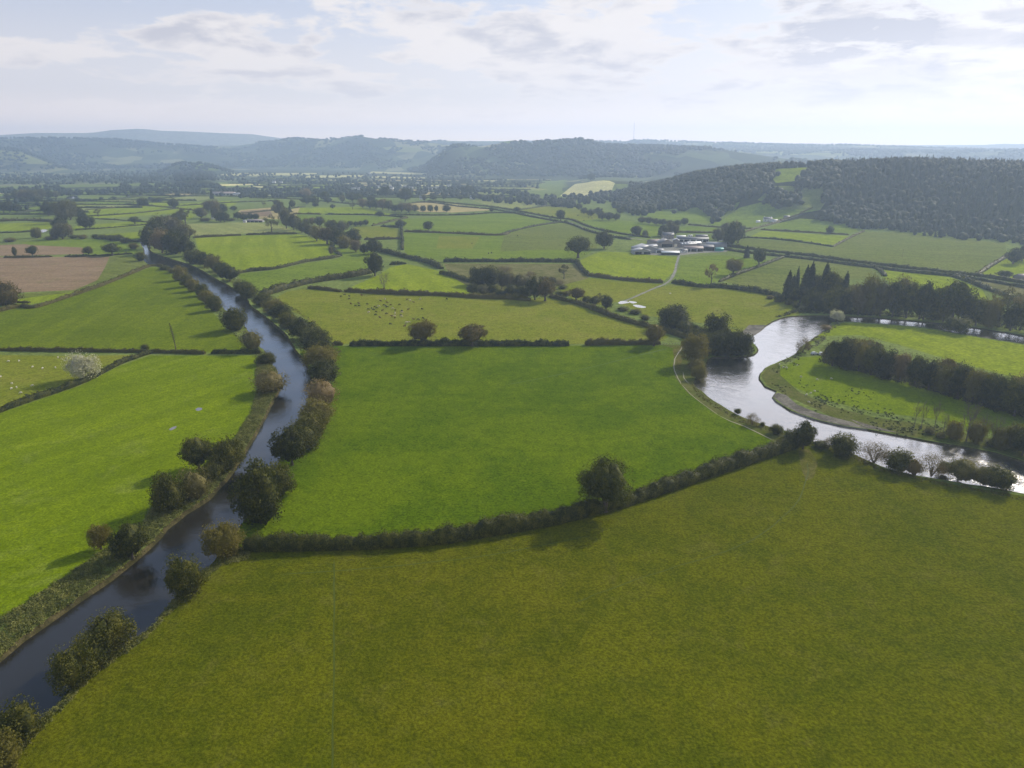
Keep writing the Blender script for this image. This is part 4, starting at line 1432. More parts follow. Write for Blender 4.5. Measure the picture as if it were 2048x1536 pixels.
# ------------------------------------------------------------------ hedges
def hedge(name, pts, h, w, label, group=None, mat=None, gap=.0, lump=.25, cat='hedge', top=0.0):
    pts = [tuple(p[:2]) for p in pts]
    L = sum(math.dist(a, b) for a, b in zip(pts, pts[1:]))
    if L < 2:
        return
    cxm, cym = pts[len(pts) // 2]
    d = math.hypot(cxm, cym)
    leaf = min(4.0, max(.42, d * .0019))
    step = max(1.2, d * .004)
    N = max(2, int(L / step))
    P2 = np.array(pts)
    seg = np.concatenate([[0], np.cumsum(np.linalg.norm(np.diff(P2, axis=0), axis=1))])
    rng = np.random.default_rng(int(abs(cxm) * 3 + abs(cym)))

    def at(s):
        x = np.interp(s, seg, P2[:, 0])
        y = np.interp(s, seg, P2[:, 1])
        e = .5
        dx = np.interp(s + e, seg, P2[:, 0]) - np.interp(s - e, seg, P2[:, 0])
        dy = np.interp(s + e, seg, P2[:, 1]) - np.interp(s - e, seg, P2[:, 1])
        q = np.hypot(dx, dy) + 1e-9
        return x, y, -dy / q, dx / q
    ph = rng.uniform(0, 50)

    def hv(s):
        a = np.sin(s * .31 + ph + 1.5 * np.sin(s * .11)) * .4 + np.sin(s * .83 + ph * 2 + 2 * np.sin(s * .19)) * .35 + np.sin(s * 1.9 + ph * 3) * .25 + np.sin(s * .07 + ph) * .4
        e = np.clip(np.minimum(s, L - s) / (w * .7 + .1), .35, 1)
        return (1 + lump * a) * np.sqrt(e)
    mb = MB()
    s = np.linspace(0, L, N + 1)
    x, y, nx_, ny_ = at(s)
    g = height(x, y) if d > 900 else np.zeros_like(x)
    k = hv(s)
    prof = [(-.42, -.05), (-.45, .35), (-.33, .78), (0, .9), (.33, .78), (.45, .35), (.42, -.05)]
    V = []
    for q, (a, b) in enumerate(prof):
        jj = rng.uniform(.85, 1.12, len(s))
        aa = a * w * (.8 + .2 * k) * jj
        V.append(np.column_stack([x + nx_ * aa, y + ny_ * aa, g + b * h * k * jj]))
    V = np.stack(V, 1)
    m = len(prof)
    V = V.reshape(-1, 3)
    I = np.arange(N)[:, None] * m + np.arange(m - 1)[None, :]
    Fc = np.stack([I, I + m, I + m + 1, I + 1], -1).reshape(-1, 4)
    mb.add(V, Fc)
    mb.add(V[[*range(m)]], [list(range(m))])
    mb.add(V[-m:], [list(range(m))[::-1]])
    n = int(min(60000, L * (2 * h + w) / (leaf * leaf) * (1.5 if d < 700 else .9)))
    sr = rng.uniform(0, L, n)
    x, y, nx_, ny_ = at(sr)
    g = height(x, y) if d > 900 else np.zeros_like(x)
    th = rng.uniform(-.15, math.pi + .15, n)
    k = hv(sr)
    rad = rng.uniform(.82, 1.12, n)
    a = np.cos(th) * w * .5 * rad * (.8 + .2 * k)
    zz = np.clip(np.abs(np.sin(th)) ** .6, 0, 1) * h * k * rad
    c = np.column_stack([x + nx_ * a, y + ny_ * a, g + zz])
    nr = np.column_stack([nx_ * np.cos(th), ny_ * np.cos(th), np.abs(np.sin(th)) * .8 + .1])
    V, Fc = cards(c, nr, leaf, rng, .5)
    mb.add(V, Fc)
    o = mb.obj(name, mat or LM['hedge'])
    tag(o, label, cat, group)
    return o


def hedgep(s, h, w, label, mat=None, lump=.33, group=None, sm=True):
    pts = W2(P(s))
    if sm and len(pts) > 2:
        pts = smooth(pts, 6.0)
    hedge('hedge', pts, h, w, label, group, mat, lump=lump)


hedgep("490,1096 560,1096 680,1094 800,1089 900,1080 1000,1063 1100,1046 1180,1026 1260,1004 1330,980 1400,956 1470,932 1530,912 1596,890", 4.4, 5.0, "thick overgrown hedge curving across the foreground", lump=.34)
hedgep("700,691 840,691 900,691 960,691 1050,691 1138,691", 3.6, 3.6, "long dark trimmed hedge under the two round oaks")
hedgep("1170,690 1240,689 1320,688", 3.8, 3.4, "short dark hedge right of the gap in the middle hedge")
hedgep("664,690 686,690", 2.4, 2.6, "tiny hedge stub between the river trees and the gateway")
hedgep("-60,700 0,701 130,703 290,705 410,708", 2.2, 2.2, "low flat hedge crossing the left fields")
hedgep("423,707 470,707 522,707", 2.4, 2.2, "short low hedge between the gateway and the river")
hedgep("-60,850 0,824 60,802 160,768 240,728 302,706", 2.6, 3.0, "brownish diagonal hedge beside the silver willow")
hedgep("-60,640 0,623 45,614 66,617 130,597 200,573 260,549 300,533 326,532", 2.6, 3.0, "long brownish diagonal hedge below the brown field")
hedgep("8,516 60,515 105,514", 2.2, 2.5, "short low hedge inside the brown field")
hedgep("130,514 200,512 265,508", 2.2, 2.5, "low dark hedge from the brown field to the river bend")
hedgep("472,548 500,543 551,538 607,525 662,517 680,513", 3.0, 3.5, "curving hedge along the lower edge of the lime field")
hedgep("682,512 672,505 666,497 663,488", 3.6, 4, "short hooked end of the lime field hedge")
hedgep("521,594 576,577 627,565 703,554 749,544", 5.0, 6.0, "tall ragged hedge above the cattle field's left end", lump=.35)
hedgep("617,577 650,580 683,584", 2.8, 3.4, "short dark hedge left of the cattle gateway")
hedgep("690,583 754,587 830,590 881,591 950,596 1018,598 1060,602", 3.6, 4.2, "long dark hedge along the top of the cattle field")
hedgep("1100,594 1160,610 1230,636 1300,656 1350,670 1385,682", 3.2, 3.6, "straggling hedge sloping down right to the river trees")
hedgep("757,502 805,514 855,526 883,538", 4.6, 6.0, "thick dark hedge running diagonally through the centre", lump=.35)
hedgep("881,547 915,556 944,566", 3.4, 4.5, "scrubby hedge leading to the rough wood")
hedgep("779,530 812,528", 3.4, 3.5, "short bushy hedge beside the tall dark tree")
hedgep("887,524 1000,524 1080,524 1152,525", 4.0, 4.0, "long level hedge with flat top below the wide pasture")
hedgep("1152,525 1165,541 1178,552", 3.6, 4.0, "steep short hedge running down from the large oak")
hedgep("1178,552 1254,561 1326,566", 3.4, 4.0, "dark hedge below the lime field in front of the farm")
hedgep("1345,566 1406,575 1440,575 1520,586 1560,596", 3.8, 4.4, "heavy dark hedge right of the farm track crossing")
hedgep("1439,564 1470,551 1518,534 1567,515", 2.6, 3.2, "diagonal hedge rising past the broad oak")
hedgep("808,464 822,464 900,467 993,471 1018,467", 3.0, 3.6, "dark hedge beneath the single round tree")
hedgep("1000,470 1058,455 1114,446 1137,445", 2.6, 3.2, "slanting hedge climbing to the lane junction")
hedgep("855,402 916,408 982,414 1020,420 1058,427 1112,437 1142,440 1178,454 1228,466 1300,476", 2.8, 3.0, "upper hedge of the lane leading to the farm")
hedgep("805,409 855,405 916,413 982,419 1020,425 1058,433 1112,443 1142,449 1178,463 1228,475 1262,480", 2.8, 3.0, "lower hedge of the lane leading to the farm")
hedgep("1440,490 1500,499 1607,511 1714,525 1821,538 1928,549 2048,567 2120,580", 3.0, 3.4, "upper hedge of the double line right of the farm")
hedgep("1440,498 1500,507 1607,518 1714,532 1821,545 1928,556 2048,576 2120,592", 3.0, 3.4, "lower hedge of the double line right of the farm")
hedgep("586,428 642,429", 2.8, 3, "short hedge left of the small field gap")
hedgep("651,429 754,431 815,436", 2.8, 3, "long thin hedge right of the small field gap")
hedgep("815,436 790,441 767,447 744,452", 3, 3.6, "hedge slanting down from the pointed field corner")
hedgep("762,453 800,456", 3, 3.4, "short hedge joining the top of the hedge column")
hedgep("803,457 804,470 805,484 804,500", 4.2, 3.4, "narrow hedge column running straight away from the camera", lump=.3)
hedgep("386,476 440,473 482,471", 3, 3.4, "dark hedge above the lime field, left piece")
hedgep("492,470 545,469 594,468", 3, 3.4, "dark hedge above the lime field, right piece")
hedgep("728,480 770,479 802,478", 3.2, 3.6, "dark hedge under the tan strip field")
hedgep("780,430 860,431 932,430 995,426 1050,428", 2.6, 3, "long thin hedge along the top of the large green field")
hedgep("1376,450 1437,455 1482,457 1510,459", 2.4, 2.8, "thin hedge below the slope pastures")
hedgep("1355,465 1395,466 1432,466", 2.6, 3, "ragged hedge behind the farm")
hedgep("1482,467 1520,455 1559,443 1600,428 1625,415", 2.4, 2.8, "hedge climbing beside the lane to the white house")
hedgep("1521,460 1607,465 1698,470", 2.6, 3, "hedge between the two bright strips right of the white house")
hedgep("1440,480 1500,476 1580,482 1666,494", 2.4, 2.8, "hedge under the lower bright strip")
hedgep("1666,494 1700,476 1728,463", 2.2, 2.8, "pale hedge slanting up to the dark wood")
hedgep("1741,532 1758,541 1770,553", 3, 4, "short dark hedge curling from the double line")
hedgep("1901,552 1940,565 1971,578 2010,592 2048,610 2100,635", 3.2, 4, "long hedge curving down at the right edge")
hedgep("1955,549 1985,530 2016,512", 2.6, 4.5, "greyish hedge climbing along the slope field's right side")
hedgep("0,466 40,465 80,462", 2.2, 5, "rough brown hedge strip in the left meadows")
hedgep("-60,444 0,443 50,441 110,444", 4, 10, "broad scrubby hedge in the left meadows", lump=.4)
hedgep("150,461 220,456 290,450 345,446", 1.8, 2.4, "thin hedge left of the tall river clump, lower one")
hedgep("188,438 230,440 300,445 330,445", 1.8, 2.4, "thin hedge left of the tall river clump, upper one")
hedgep("150,434 230,430 300,424 350,418", 2.2, 2.6, "hedge below the far hedge junction")
hedgep("170,420 230,416 290,412 345,416 395,422", 2.2, 2.6, "hedge through the round tree at the far crossing")
hedgep("360,412 420,408 470,405 560,402", 2.4, 2.6, "far hedge above the small farmstead")
hedgep("470,428 520,424 575,418 610,414", 2.4, 2.8, "hedge above the brown strip field")
hedgep("500,396 576,398 640,402 700,408 760,412", 2.6, 3, "far hedge across the middle valley")
hedgep("1040,420 1075,415 1110,410", 2.2, 2.6, "thin hedge above the pasture by the lane")
hedgep("190,477 230,480 275,484 290,481", 3.4, 4, "bushy hedge ending at the top of the narrow river")
hedgep("20,605 60,606", 1.4, 2, "low tuft line beside the russet tree")
rg = random.Random(4)
for i, pr in enumerate(FARHEDGES):
    a, b = pr
    hedge('hedge', [a, ((a[0] + b[0]) / 2 + rg.uniform(-8, 8), (a[1] + b[1]) / 2 + rg.uniform(-5, 5)), b], rg.uniform(2.0, 4.0), rg.uniform(2.5, 4.5),
          "distant dark hedge dividing hazy fields of the far valley", "distant hedges of the far valley", LM['farhedge'], lump=.4)
print('far hedges', len(FARHEDGES))


# ------------------------------------------------------------------ woods and far trees (uncountable masses)
def blob_cards(cx, cy, cz, w, h, n, leaf, rng):
    """n cards per tree for arrays of trees"""
    T = len(cx)
    d = sphere_dirs(T * n, rng).reshape(T, n, 3)
    d[:, :, 2] = np.abs(d[:, :, 2]) * 1.1 - .25
    lump = 1 + .22 * np.sin(np.arctan2(d[:, :, 1], d[:, :, 0]) * 3 + rng.uniform(0, 6, (T, 1))) * rng.uniform(.3, 1, (T, 1))
    r = rng.uniform(.72, 1.05, (T, n)) * lump
    x = cx[:, None] + d[:, :, 0] * r * w[:, None] / 2
    y = cy[:, None] + d[:, :, 1] * r * w[:, None] / 2
    z = cz[:, None] + h[:, None] * .48 + d[:, :, 2] * r * h[:, None] * .5
    c = np.stack([x, y, z], -1).reshape(-1, 3)
    nr = d.reshape(-1, 3)
    return cards(c, nr + np.array([0, 0, .2]), leaf, rng, .35)


OCT = np.array([(1, 0, 0), (.62, .62, 0), (0, 1, 0), (-.62, .62, 0), (-1, 0, 0), (-.62, -.62, 0), (0, -1, 0), (.62, -.62, 0)], float)


def cores(cx, cy, cz, w, h, rng):
    """rounded solid hearts for the tree masses: three rings and a cap"""
    T = len(cx)
    rings = [(0.55, 0.02), (.98, .38), (.72, .74)]
    V = []
    for rr, zz in rings:
        q = OCT[None] * (w / 2 * rr * .85)[:, None, None] * rng.uniform(.8, 1.15, (T, 8, 1))
        q[:, :, 0] += cx[:, None]
        q[:, :, 1] += cy[:, None]
        q[:, :, 2] = (cz + h * zz)[:, None] + rng.uniform(-.05, .05, (T, 8)) * h[:, None]
        V.append(q)
    cap = np.stack([cx, cy, cz + h * .9], -1)[:, None]
    V = np.concatenate(V + [cap], 1)
    base = (np.arange(T) * 25)[:, None, None]
    f4 = []
    for k in range(2):
        for i in range(8):
            j = (i + 1) % 8
            f4.append((k * 8 + i, k * 8 + j, k * 8 + 8 + j, k * 8 + 8 + i))
    f3 = [(16 + i, 16 + (i + 1) % 8, 24) for i in range(8)]
    F4 = (np.array(f4)[None] + base).reshape(-1, 4)
    F3 = (np.array(f3)[None] + base).reshape(-1, 3)
    return V.reshape(-1, 3), F4, F3


def mass(name, label, cat, X, Y, w, h, n, leaf, mat, seed, kind='stuff', conif=None):
    rng = np.random.default_rng(seed)
    X = np.asarray(X)
    Y = np.asarray(Y)
    Z = height(X, Y) - .3
    mb = MB()
    V, F4, F3 = cores(X, Y, Z, w, h, rng)
    mb.add(V, F4)
    mb.f.append(F3)
    mb.m.append(np.zeros(len(F3)))
    V, Fc = blob_cards(X, Y, Z, w, h, n, leaf, rng)
    mb.add(V, Fc)
    o = mb.obj(name, mat)
    tag(o, label, cat, kind=kind)
    return o


WOODS = [P("1236,412 1262,376 1300,360 1400,338 1500,328 1566,322 1548,345 1540,368 1532,388 1500,398 1470,402 1440,408 1400,414 1360,417 1290,424 1250,426"),
         P("1592,366 1612,352 1640,330 1700,322 1850,310 2048,318 2300,320 2300,500 2048,484 1990,482 1900,472 1800,463 1730,456 1670,443 1648,438 1662,412 1652,392 1640,375 1600,376"),
         P("1532,408 1530,392 1552,384 1575,386 1600,396 1602,408 1580,414 1550,414"),
         P("1555,328 1640,322 1640,327 1560,332"),
         P("1404,418 1420,412 1424,424 1410,428"), P("1425,440 1440,415 1462,404 1468,412 1446,430 1430,446")]
rng = np.random.default_rng(99)
X = rng.uniform(180, 1700, 60000)
Y = rng.uniform(850, 2100, 60000)
Zt = height(X, Y)
dep = Y * CP + (CAMH - Zt) * SP
PX = 1024 + F * X / dep
PY = 768 - F * (Y * SP - (CAMH - Zt) * CP) / dep
JX = 14 * wob(X, Y, 60.0) + rng.normal(0, 4, len(X))
JY = 7 * wob(Y, X, 50.0) + rng.normal(0, 2, len(X))
inside = np.zeros(len(X), bool)
for wpoly in WOODS:
    inside |= inpoly(PX + JX, PY + JY, wpoly)
# the far side of the ridge is wooded as well
rxy = np.hypot(X, Y)
inside &= rxy < 2100
X, Y, PX, PY = X[inside], Y[inside], PX[inside], PY[inside]
# thin out: keep a minimum spacing
cell = {}
keep = []
for i in range(len(X)):
    k = (int(X[i] // 7.5), int(Y[i] // 7.5))
    if k in cell:
        continue
    cell[k] = 1
    keep.append(i)
X, Y, PX = X[keep], Y[keep], PX[keep]
print('wood trees', len(X))
con = PX > 1680
# broadleaf part
b_ = ~con
mass('wood', 'dark broadleaf wood covering the hillside behind the farm', 'wood', X[b_], Y[b_], rng.uniform(9, 19, b_.sum()), rng.uniform(8, 18, b_.sum()), 64, 1.6, LM['wood'], 5)


def spruces(name, label, X, Y, w, h, n, leaf, mat, seed):
    rng = np.random.default_rng(seed)
    Z = height(X, Y) - .3
    T = len(X)
    mb = MB()
    z = rng.uniform(0, 1, (T, n)) ** .8
    an = rng.uniform(0, 6.283, (T, n))
    r = (1 - z) ** .8 * rng.uniform(.55, 1.1, (T, n)) * (w[:, None] / 2) + .15
    c = np.stack([X[:, None] + r * np.cos(an), Y[:, None] + r * np.sin(an), Z[:, None] + h[:, None] * (.06 + .94 * z)], -1).reshape(-1, 3)
    nr = np.stack([np.cos(an), np.sin(an), np.full_like(an, .6)], -1).reshape(-1, 3)
    V, Fc = cards(c, nr, leaf, rng, .35)
    mb.add(V, Fc)
    # hearts: six-sided cones
    a6 = np.arange(6) / 6 * 6.283
    ring = np.stack([np.cos(a6), np.sin(a6), np.zeros(6)], -1)
    q = ring[None] * (w * .36)[:, None, None]
    q[:, :, 0] += X[:, None]
    q[:, :, 1] += Y[:, None]
    q[:, :, 2] = Z[:, None]
    tip = np.stack([X, Y, Z + h * .92], -1)[:, None]
    V = np.concatenate([q, tip], 1).reshape(-1, 3)
    f = (np.array([(i, (i + 1) % 6, 6) for i in range(6)])[None] + (np.arange(T) * 7)[:, None, None]).reshape(-1, 3)
    mb.add(V, f)
    o = mb.obj(name, mat)
    tag(o, label, 'wood', kind='stuff')


cx_ = np.where(con)[0]
mixd = (wob(X[cx_], Y[cx_], 150.0) + rng.normal(0, .5, len(cx_))) > -.10
ci, bi = cx_[mixd], cx_[~mixd]
spruces('conifer_wood', 'dense dark conifer plantation on the right hillside', X[ci], Y[ci], rng.uniform(5.5, 9.0, len(ci)), rng.uniform(8, 17, len(ci)), 55, 1.5, LM['pine'], 6)
mass('wood', 'broadleaf trees mixed through the conifer plantation', 'wood', X[bi], Y[bi], rng.uniform(8, 15, len(bi)), rng.uniform(8, 17, len(bi)), 55, 1.6, LM['wood'], 7)

# far valley belts, village trees and hill woods
fx, fy = [], []
rngb = random.Random(12)


def belt(s, n, spread):
    pts = P(s)
    for _ in range(n):
        k = rngb.randrange(len(pts) - 1)
        u = rngb.random()
        px = pts[k][0] + (pts[k + 1][0] - pts[k][0]) * u
        py = pts[k][1] + (pts[k + 1][1] - pts[k][1]) * u + rngb.uniform(-spread, spread)
        q = G(px, py)
        fx.append(q[0])
        fy.append(q[1])


belt("480,393 560,391 640,388 720,388 800,386 900,388 1000,402 1100,408 1150,412", 420, 5)
belt("640,380 700,378 800,376 900,376 960,382 1060,392", 220, 4)
belt("1060,398 1120,402 1180,400 1240,398 1262,392", 170, 8)
belt("1180,392 1230,388 1290,380 1330,376", 60, 5)
belt("120,388 200,386 300,383 400,385", 190, 4)
belt("-50,384 50,382 130,378", 100, 5)
belt("240,373 330,372 420,372 450,380", 110, 3)
belt("0,362 100,364 250,362 330,360", 190, 6)
belt("0,350 100,352 200,354 330,356 480,357", 280, 5)
belt("160,344 300,346 420,350 560,352", 200, 5)
belt("480,366 600,364 700,366 800,364 900,366", 160, 5)
belt("560,354 700,352 850,354 950,358", 150, 5)
belt("420,386 520,384 620,380", 100, 3)
belt("900,366 1000,370 1080,372", 60, 5)
for a, b in FARHEDGES:
    for _ in range(rngb.choice((0, 0, 1, 2, 3))):
        u = rngb.random()
        fx.append(a[0] + (b[0] - a[0]) * u)
        fy.append(a[1] + (b[1] - a[1]) * u)
fx = np.array(fx)
fy = np.array(fy)
rng = np.random.default_rng(31)
mass('distant_trees', 'hazy bluish trees massed across the far valley', 'trees', fx, fy, rng.uniform(9, 17, len(fx)), rng.uniform(7, 15, len(fx)), 46, 2.4, LM['farwood'], 8)

# hill woods
N = 90000
r = rng.uniform(2900, 9500, N)
a = rng.uniform(-R(40), R(40), N)
X = r * np.sin(a)
Y = r * np.cos(a)
Zt = height(X, Y)
w_ = wob(X, Y, 900.0) + .5 * wob(X, Y, 260.0)
k = (Zt > 8) & (r < 7000) & (w_ > -.02 - .12 * rng.random(N)) & (rng.random(N) < 1.15 * 3300 / r)
X, Y = X[k], Y[k]
X, Y = X[:17000], Y[:17000]
print('hill blobs', len(X))
mass('hill_woods', 'hazy blue woods covering the distant hills', 'woods', X, Y, rng.uniform(16, 34, len(X)), rng.uniform(10, 19, len(X)), 9, 5.5, LM['farwood'], 9)


# ------------------------------------------------------------------ bank vegetation
def scatter_poly(s, n, seed):
    poly = ccw(W2(P(s)))
    xs_ = [p[0] for p in poly]
    ys_ = [p[1] for p in poly]
    rg_ = np.random.default_rng(seed)
    X = rg_.uniform(min(xs_), max(xs_), n * 8)
    Y = rg_.uniform(min(ys_), max(ys_), n * 8)
    k = inpoly(X, Y, poly)
    for rv in RIVERS:
        k &= ~inpoly(X, Y, rv)
    X, Y = X[k][:n], Y[k][:n]
    return X, Y


def tufts(name, label, cat, X, Y, size, hgt, per, leaf, mat, seed):
    rg_ = np.random.default_rng(seed)
    T = len(X)
    s = size * rg_.uniform(.5, 1.4, T)
    d = sphere_dirs(T * per, rg_).reshape(T, per, 3)
    d[:, :, 2] = np.abs(d[:, :, 2])
    r = rg_.uniform(.5, 1.1, (T, per))
    c = np.stack([X[:, None] + d[:, :, 0] * r * s[:, None], Y[:, None] + d[:, :, 1] * r * s[:, None], d[:, :, 2] * r * s[:, None] * hgt], -1).reshape(-1, 3)
    V, Fc = cards(c, d.reshape(-1, 3) + np.array([0, 0, .3]), leaf, rg_, .5)
    mb = MB()
    mb.add(V, Fc)
    o = mb.obj(name, mat)
    tag(o, label, cat, kind='stuff')


X1, Y1 = scatter_poly("520,712 560,735 562,775 545,800 535,830 515,860 497,890 480,925 450,965 415,1000 368,1028 330,1060 298,1096 245,1140 190,1180 130,1220 80,1255 38,1285 -5,1320 -70,1370 -120,1330 0,1240 100,1175 190,1112 270,1068 300,1020 370,975 430,925 470,880 500,830 516,780 512,745", 3800, 1)
tufts('bank_vegetation', 'rough olive reeds and scrub along the west bank of the narrow river', 'reeds', X1, Y1, 1.1, .9, 34, .42, LM['reed'], 2)
X1, Y1 = scatter_poly("445,1118 498,1100 498,1118 445,1130 400,1165 350,1215 312,1255 290,1278 190,1350 140,1400 108,1435 60,1480 20,1530 0,1530 60,1460 102,1422 132,1390 182,1340 240,1292 290,1266 312,1244 342,1205 372,1174 410,1140", 900, 3)
tufts('bank_vegetation', 'narrow brown fringe of weeds on the east bank of the narrow river', 'weeds', X1, Y1, .6, .8, 24, .35, LM['reed'], 4)
X1, Y1 = scatter_poly("560,925 600,850 650,790 690,740 680,700 640,650 560,600 500,570 430,535 400,520 390,530 440,560 500,600 560,650 590,690 630,745 630,780 600,840 560,900", 900, 13)
tufts('bank_vegetation', 'low scrub under the trees on the east bank', 'scrub', X1, Y1, 1.3, .9, 30, .6, LM['alder'], 14)
X1, Y1 = scatter_poly("330,528 400,540 450,600 490,650 520,700 505,700 470,670 420,610 370,560 330,540", 350, 15)
tufts('bank_vegetation', 'low scrub under the trees on the west bank', 'scrub', X1, Y1, 1.3, .9, 30, .6, LM['alder'], 16)
# rushes on the peninsula
rx_, ry_ = [], []
rgp = random.Random(3)
for s, n, sp in (("1545,742 1560,738 1580,730 1600,722", 22, 4), ("1630,812 1655,805 1690,812 1730,822 1770,832 1800,842 1850,852 1890,862", 130, 6), ("1610,802 1640,800 1660,806", 24, 5), ("1700,790 1730,795 1760,800", 16, 10), ("1575,775 1620,780 1700,785", 14, 14), ("1740,850 1800,858 1850,862 1900,874", 90, 5), ("1545,765 1560,775 1572,783", 14, 4)):
    pts = P(s)
    for _ in range(n):
        k = rgp.randrange(len(pts) - 1)
        u = rgp.random()
        q = G(pts[k][0] + (pts[k + 1][0] - pts[k][0]) * u, pts[k][1] + (pts[k + 1][1] - pts[k][1]) * u + rgp.gauss(0, sp))
        rx_.append(q[0])
        ry_.append(q[1])
tufts('rushes', 'dark rush tufts scattered on the peninsula beside the gravel bar', 'rushes', np.array(rx_), np.array(ry_), .62, .8, 26, .38, LM['rush'], 5)
# river edge fringe of the wide river
X1, Y1 = scatter_poly("1386,760 1400,785 1430,808 1460,826 1490,840 1540,858 1590,872 1640,890 1700,905 1760,934 1840,955 1900,966 1980,980 2060,996 2060,1004 1980,988 1900,974 1840,962 1760,942 1690,912 1620,892 1540,866 1480,844 1430,816 1395,792 1380,765", 900, 6)
tufts('bank_vegetation', 'grassy fringe along the near shore of the wide river', 'weeds', X1, Y1, .6, .7, 20, .35, LM['alder'], 7)
X1, Y1 = scatter_poly("1655,640 1690,640 1680,650 1660,662 1650,680 1620,700 1600,715 1570,728 1560,722 1600,700 1640,664", 260, 8)
tufts('bank_vegetation', 'greyish scrub on the steep peninsula bank', 'scrub', X1, Y1, .9, .9, 26, .45, LM['grey'], 9)
X1, Y1 = scatter_poly("1530,640 1600,626 1680,628 1800,634 1900,642 2000,655 2060,665 2060,660 2000,648 1900,634 1800,626 1690,620 1600,616 1560,632", 500, 10)
tufts('bank_vegetation', 'dark undergrowth below the trees on the hidden channel', 'scrub', X1, Y1, 1.8, .9, 30, .7, LM['dark'], 11)
X1, Y1 = scatter_poly("1640,725 1700,738 1800,765 1900,795 2000,822 2100,850 2100,835 2000,805 1900,775 1800,748 1700,722 1650,712", 500, 17)
tufts('undergrowth', 'dark undergrowth inside the peninsula wood', 'undergrowth', X1, Y1, 2.0, .9, 30, .8, LM['dark'], 18)


# ------------------------------------------------------------------ buildings
def gable(mb, w, d, hw, hr, mat=0, over=.3):
    """gabled roof slab, ridge along local x"""
    t = .18
    for sgn in (1, -1):
        yo = sgn * (d / 2 + over)
        ze = hw - over * (hr - hw) / (d / 2)
        x0, x1 = -w / 2 - over, w / 2 + over
        V = [(x0, yo, ze), (x1, yo, ze), (x1, 0, hr), (x0, 0, hr), (x0, yo, ze + t), (x1, yo, ze + t), (x1, 0, hr + t), (x0, 0, hr + t)]
        mb.add(V, [(0, 1, 2, 3), (4, 7, 6, 5), (0, 4, 5, 1), (1, 5, 6, 2), (3, 2, 6, 7), (0, 3, 7, 4)], mat)


def walls(mb, w, d, hw, hr, mat=0):
    V = [(-w / 2, -d / 2, -.3), (w / 2, -d / 2, -.3), (w / 2, d / 2, -.3), (-w / 2, d / 2, -.3), (-w / 2, -d / 2, hw), (w / 2, -d / 2, hw), (w / 2, d / 2, hw), (-w / 2, d / 2, hw), (-w / 2, 0, hr), (w / 2, 0, hr)]
    mb.add(V, [(0, 1, 5, 4), (2, 3, 7, 6)], mat)
    mb.add(V, [(1, 2, 6, 9, 5), (3, 0, 4, 8, 7)], mat)


def building(name, px, py, w, d, hw, hr, rot, wall, roof, label, cat, group=None, chim=0, wins=0, door=False, openings=0, gopen=0, lights=0):
    x, y, z, t = G(px, py)
    o = empty(name, (x, y, z))
    o.rotation_euler = (0, 0, R(rot))
    mb = MB()
    walls(mb, w, d, hw, hr)
    mb.obj('wall', wall, o)
    mb = MB()
    gable(mb, w, d, hw, hr)
    rf = mb.obj('roof', roof, o)
    for i in range(chim):
        m2 = MB()
        cx = (-1 if i == 0 else 1) * (w / 2 - .8)
        m2.box(cx, 0, hr - .8, .9, .9, 2.0)
        m2.obj('chimney', wall, rf)
    for i in range(lights):
        m2 = MB()
        cx = (i + .5) / lights * w - w / 2
        k = (hr - hw) / (d / 2)
        y0, y1 = -d * .38, -d * .12
        z0, z1 = hw + (y0 + d / 2) * k + .22, hw + (y1 + d / 2) * k + .22
        m2.add([(cx - .6, y0, z0), (cx + .6, y0, z0), (cx + .6, y1, z1), (cx - .6, y1, z1)], [(0, 1, 2, 3)])
        m2.obj('skylight', M_WHITE, rf)
    for i in range(wins):
        for fl in range(2 if hw > 4.2 else 1):
            cx = (i + .5) / wins * w - w / 2
            if door and fl == 0 and i == wins // 2:
                continue
            m2 = MB()
            m2.box(cx, -d / 2 - .03, 1.0 + fl * 2.5, 1.3, .12, 1.4)
            wn = m2.obj('window', M_WHITE, o)
            m3 = MB()
            m3.box(cx, -d / 2 - .11, 1.1 + fl * 2.5, 1.1, .05, 1.2)
            m3.obj('pane', M_GLASS, wn)
    if door:
        m2 = MB()
        m2.box((wins // 2 + .5) / max(wins, 1) * w - w / 2 if wins else 0, -d / 2 - .03, 0, 1.1, .12, 2.1)
        m2.obj('door', M_WOODP, o)
    for i in range(openings):
        m2 = MB()
        cx = (i + .5) / openings * w - w / 2
        m2.box(cx, -d / 2 - .02, 0, w / openings * .8, .1, hw * .8)
        m2.obj('doorway', M_DARK, o)
    for i in range(gopen):
        m2 = MB()
        cy = (i + .5) / gopen * d - d / 2
        m2.box(-w / 2 - .02, cy, 0, .1, d / gopen * .72, hw * .8)
        m2.obj('doorway', M_DARK, o)
    tag(o, label, cat, group)
    return o


FG = "buildings of the large farm"
building('barn', 1290, 503, 24, 26, 4.2, 8.0, 100, M_WALLG, M_TIN, "wide grey gabled cattle shed at the left of the farm", 'barn', FG, gopen=0)
building('barn', 1282, 507, 14, 20, 3.6, 6.2, 96, M_WALLG, M_TIN, "lower grey lean shed with two dark bays, left front of the farm", 'barn', FG, openings=0, gopen=2)
building('barn', 1318, 505, 9, 8, 3.4, 4.6, 4, M_WHITE, M_TIN, "small pale shed beside the silage clamp", 'shed', FG, openings=1)
building('silage_clamp', 1340, 509, 20, 9, 2.6, 4.0, -3, M_BLACKP, M_WHITE, "long low silage clamp with white top and black side", 'silage clamp', FG)
building('barn', 1308, 488, 14, 12, 3.6, 6.0, 18, M_WALLS, M_RUST, "shed with a rusty pink roof behind the grey cattle shed", 'shed', FG)
building('barn', 1330, 492, 20, 18, 4.5, 9.0, 92, M_WALLS, M_SLATE, "large slate-roofed barn in the middle of the farm", 'barn', FG, gopen=1)
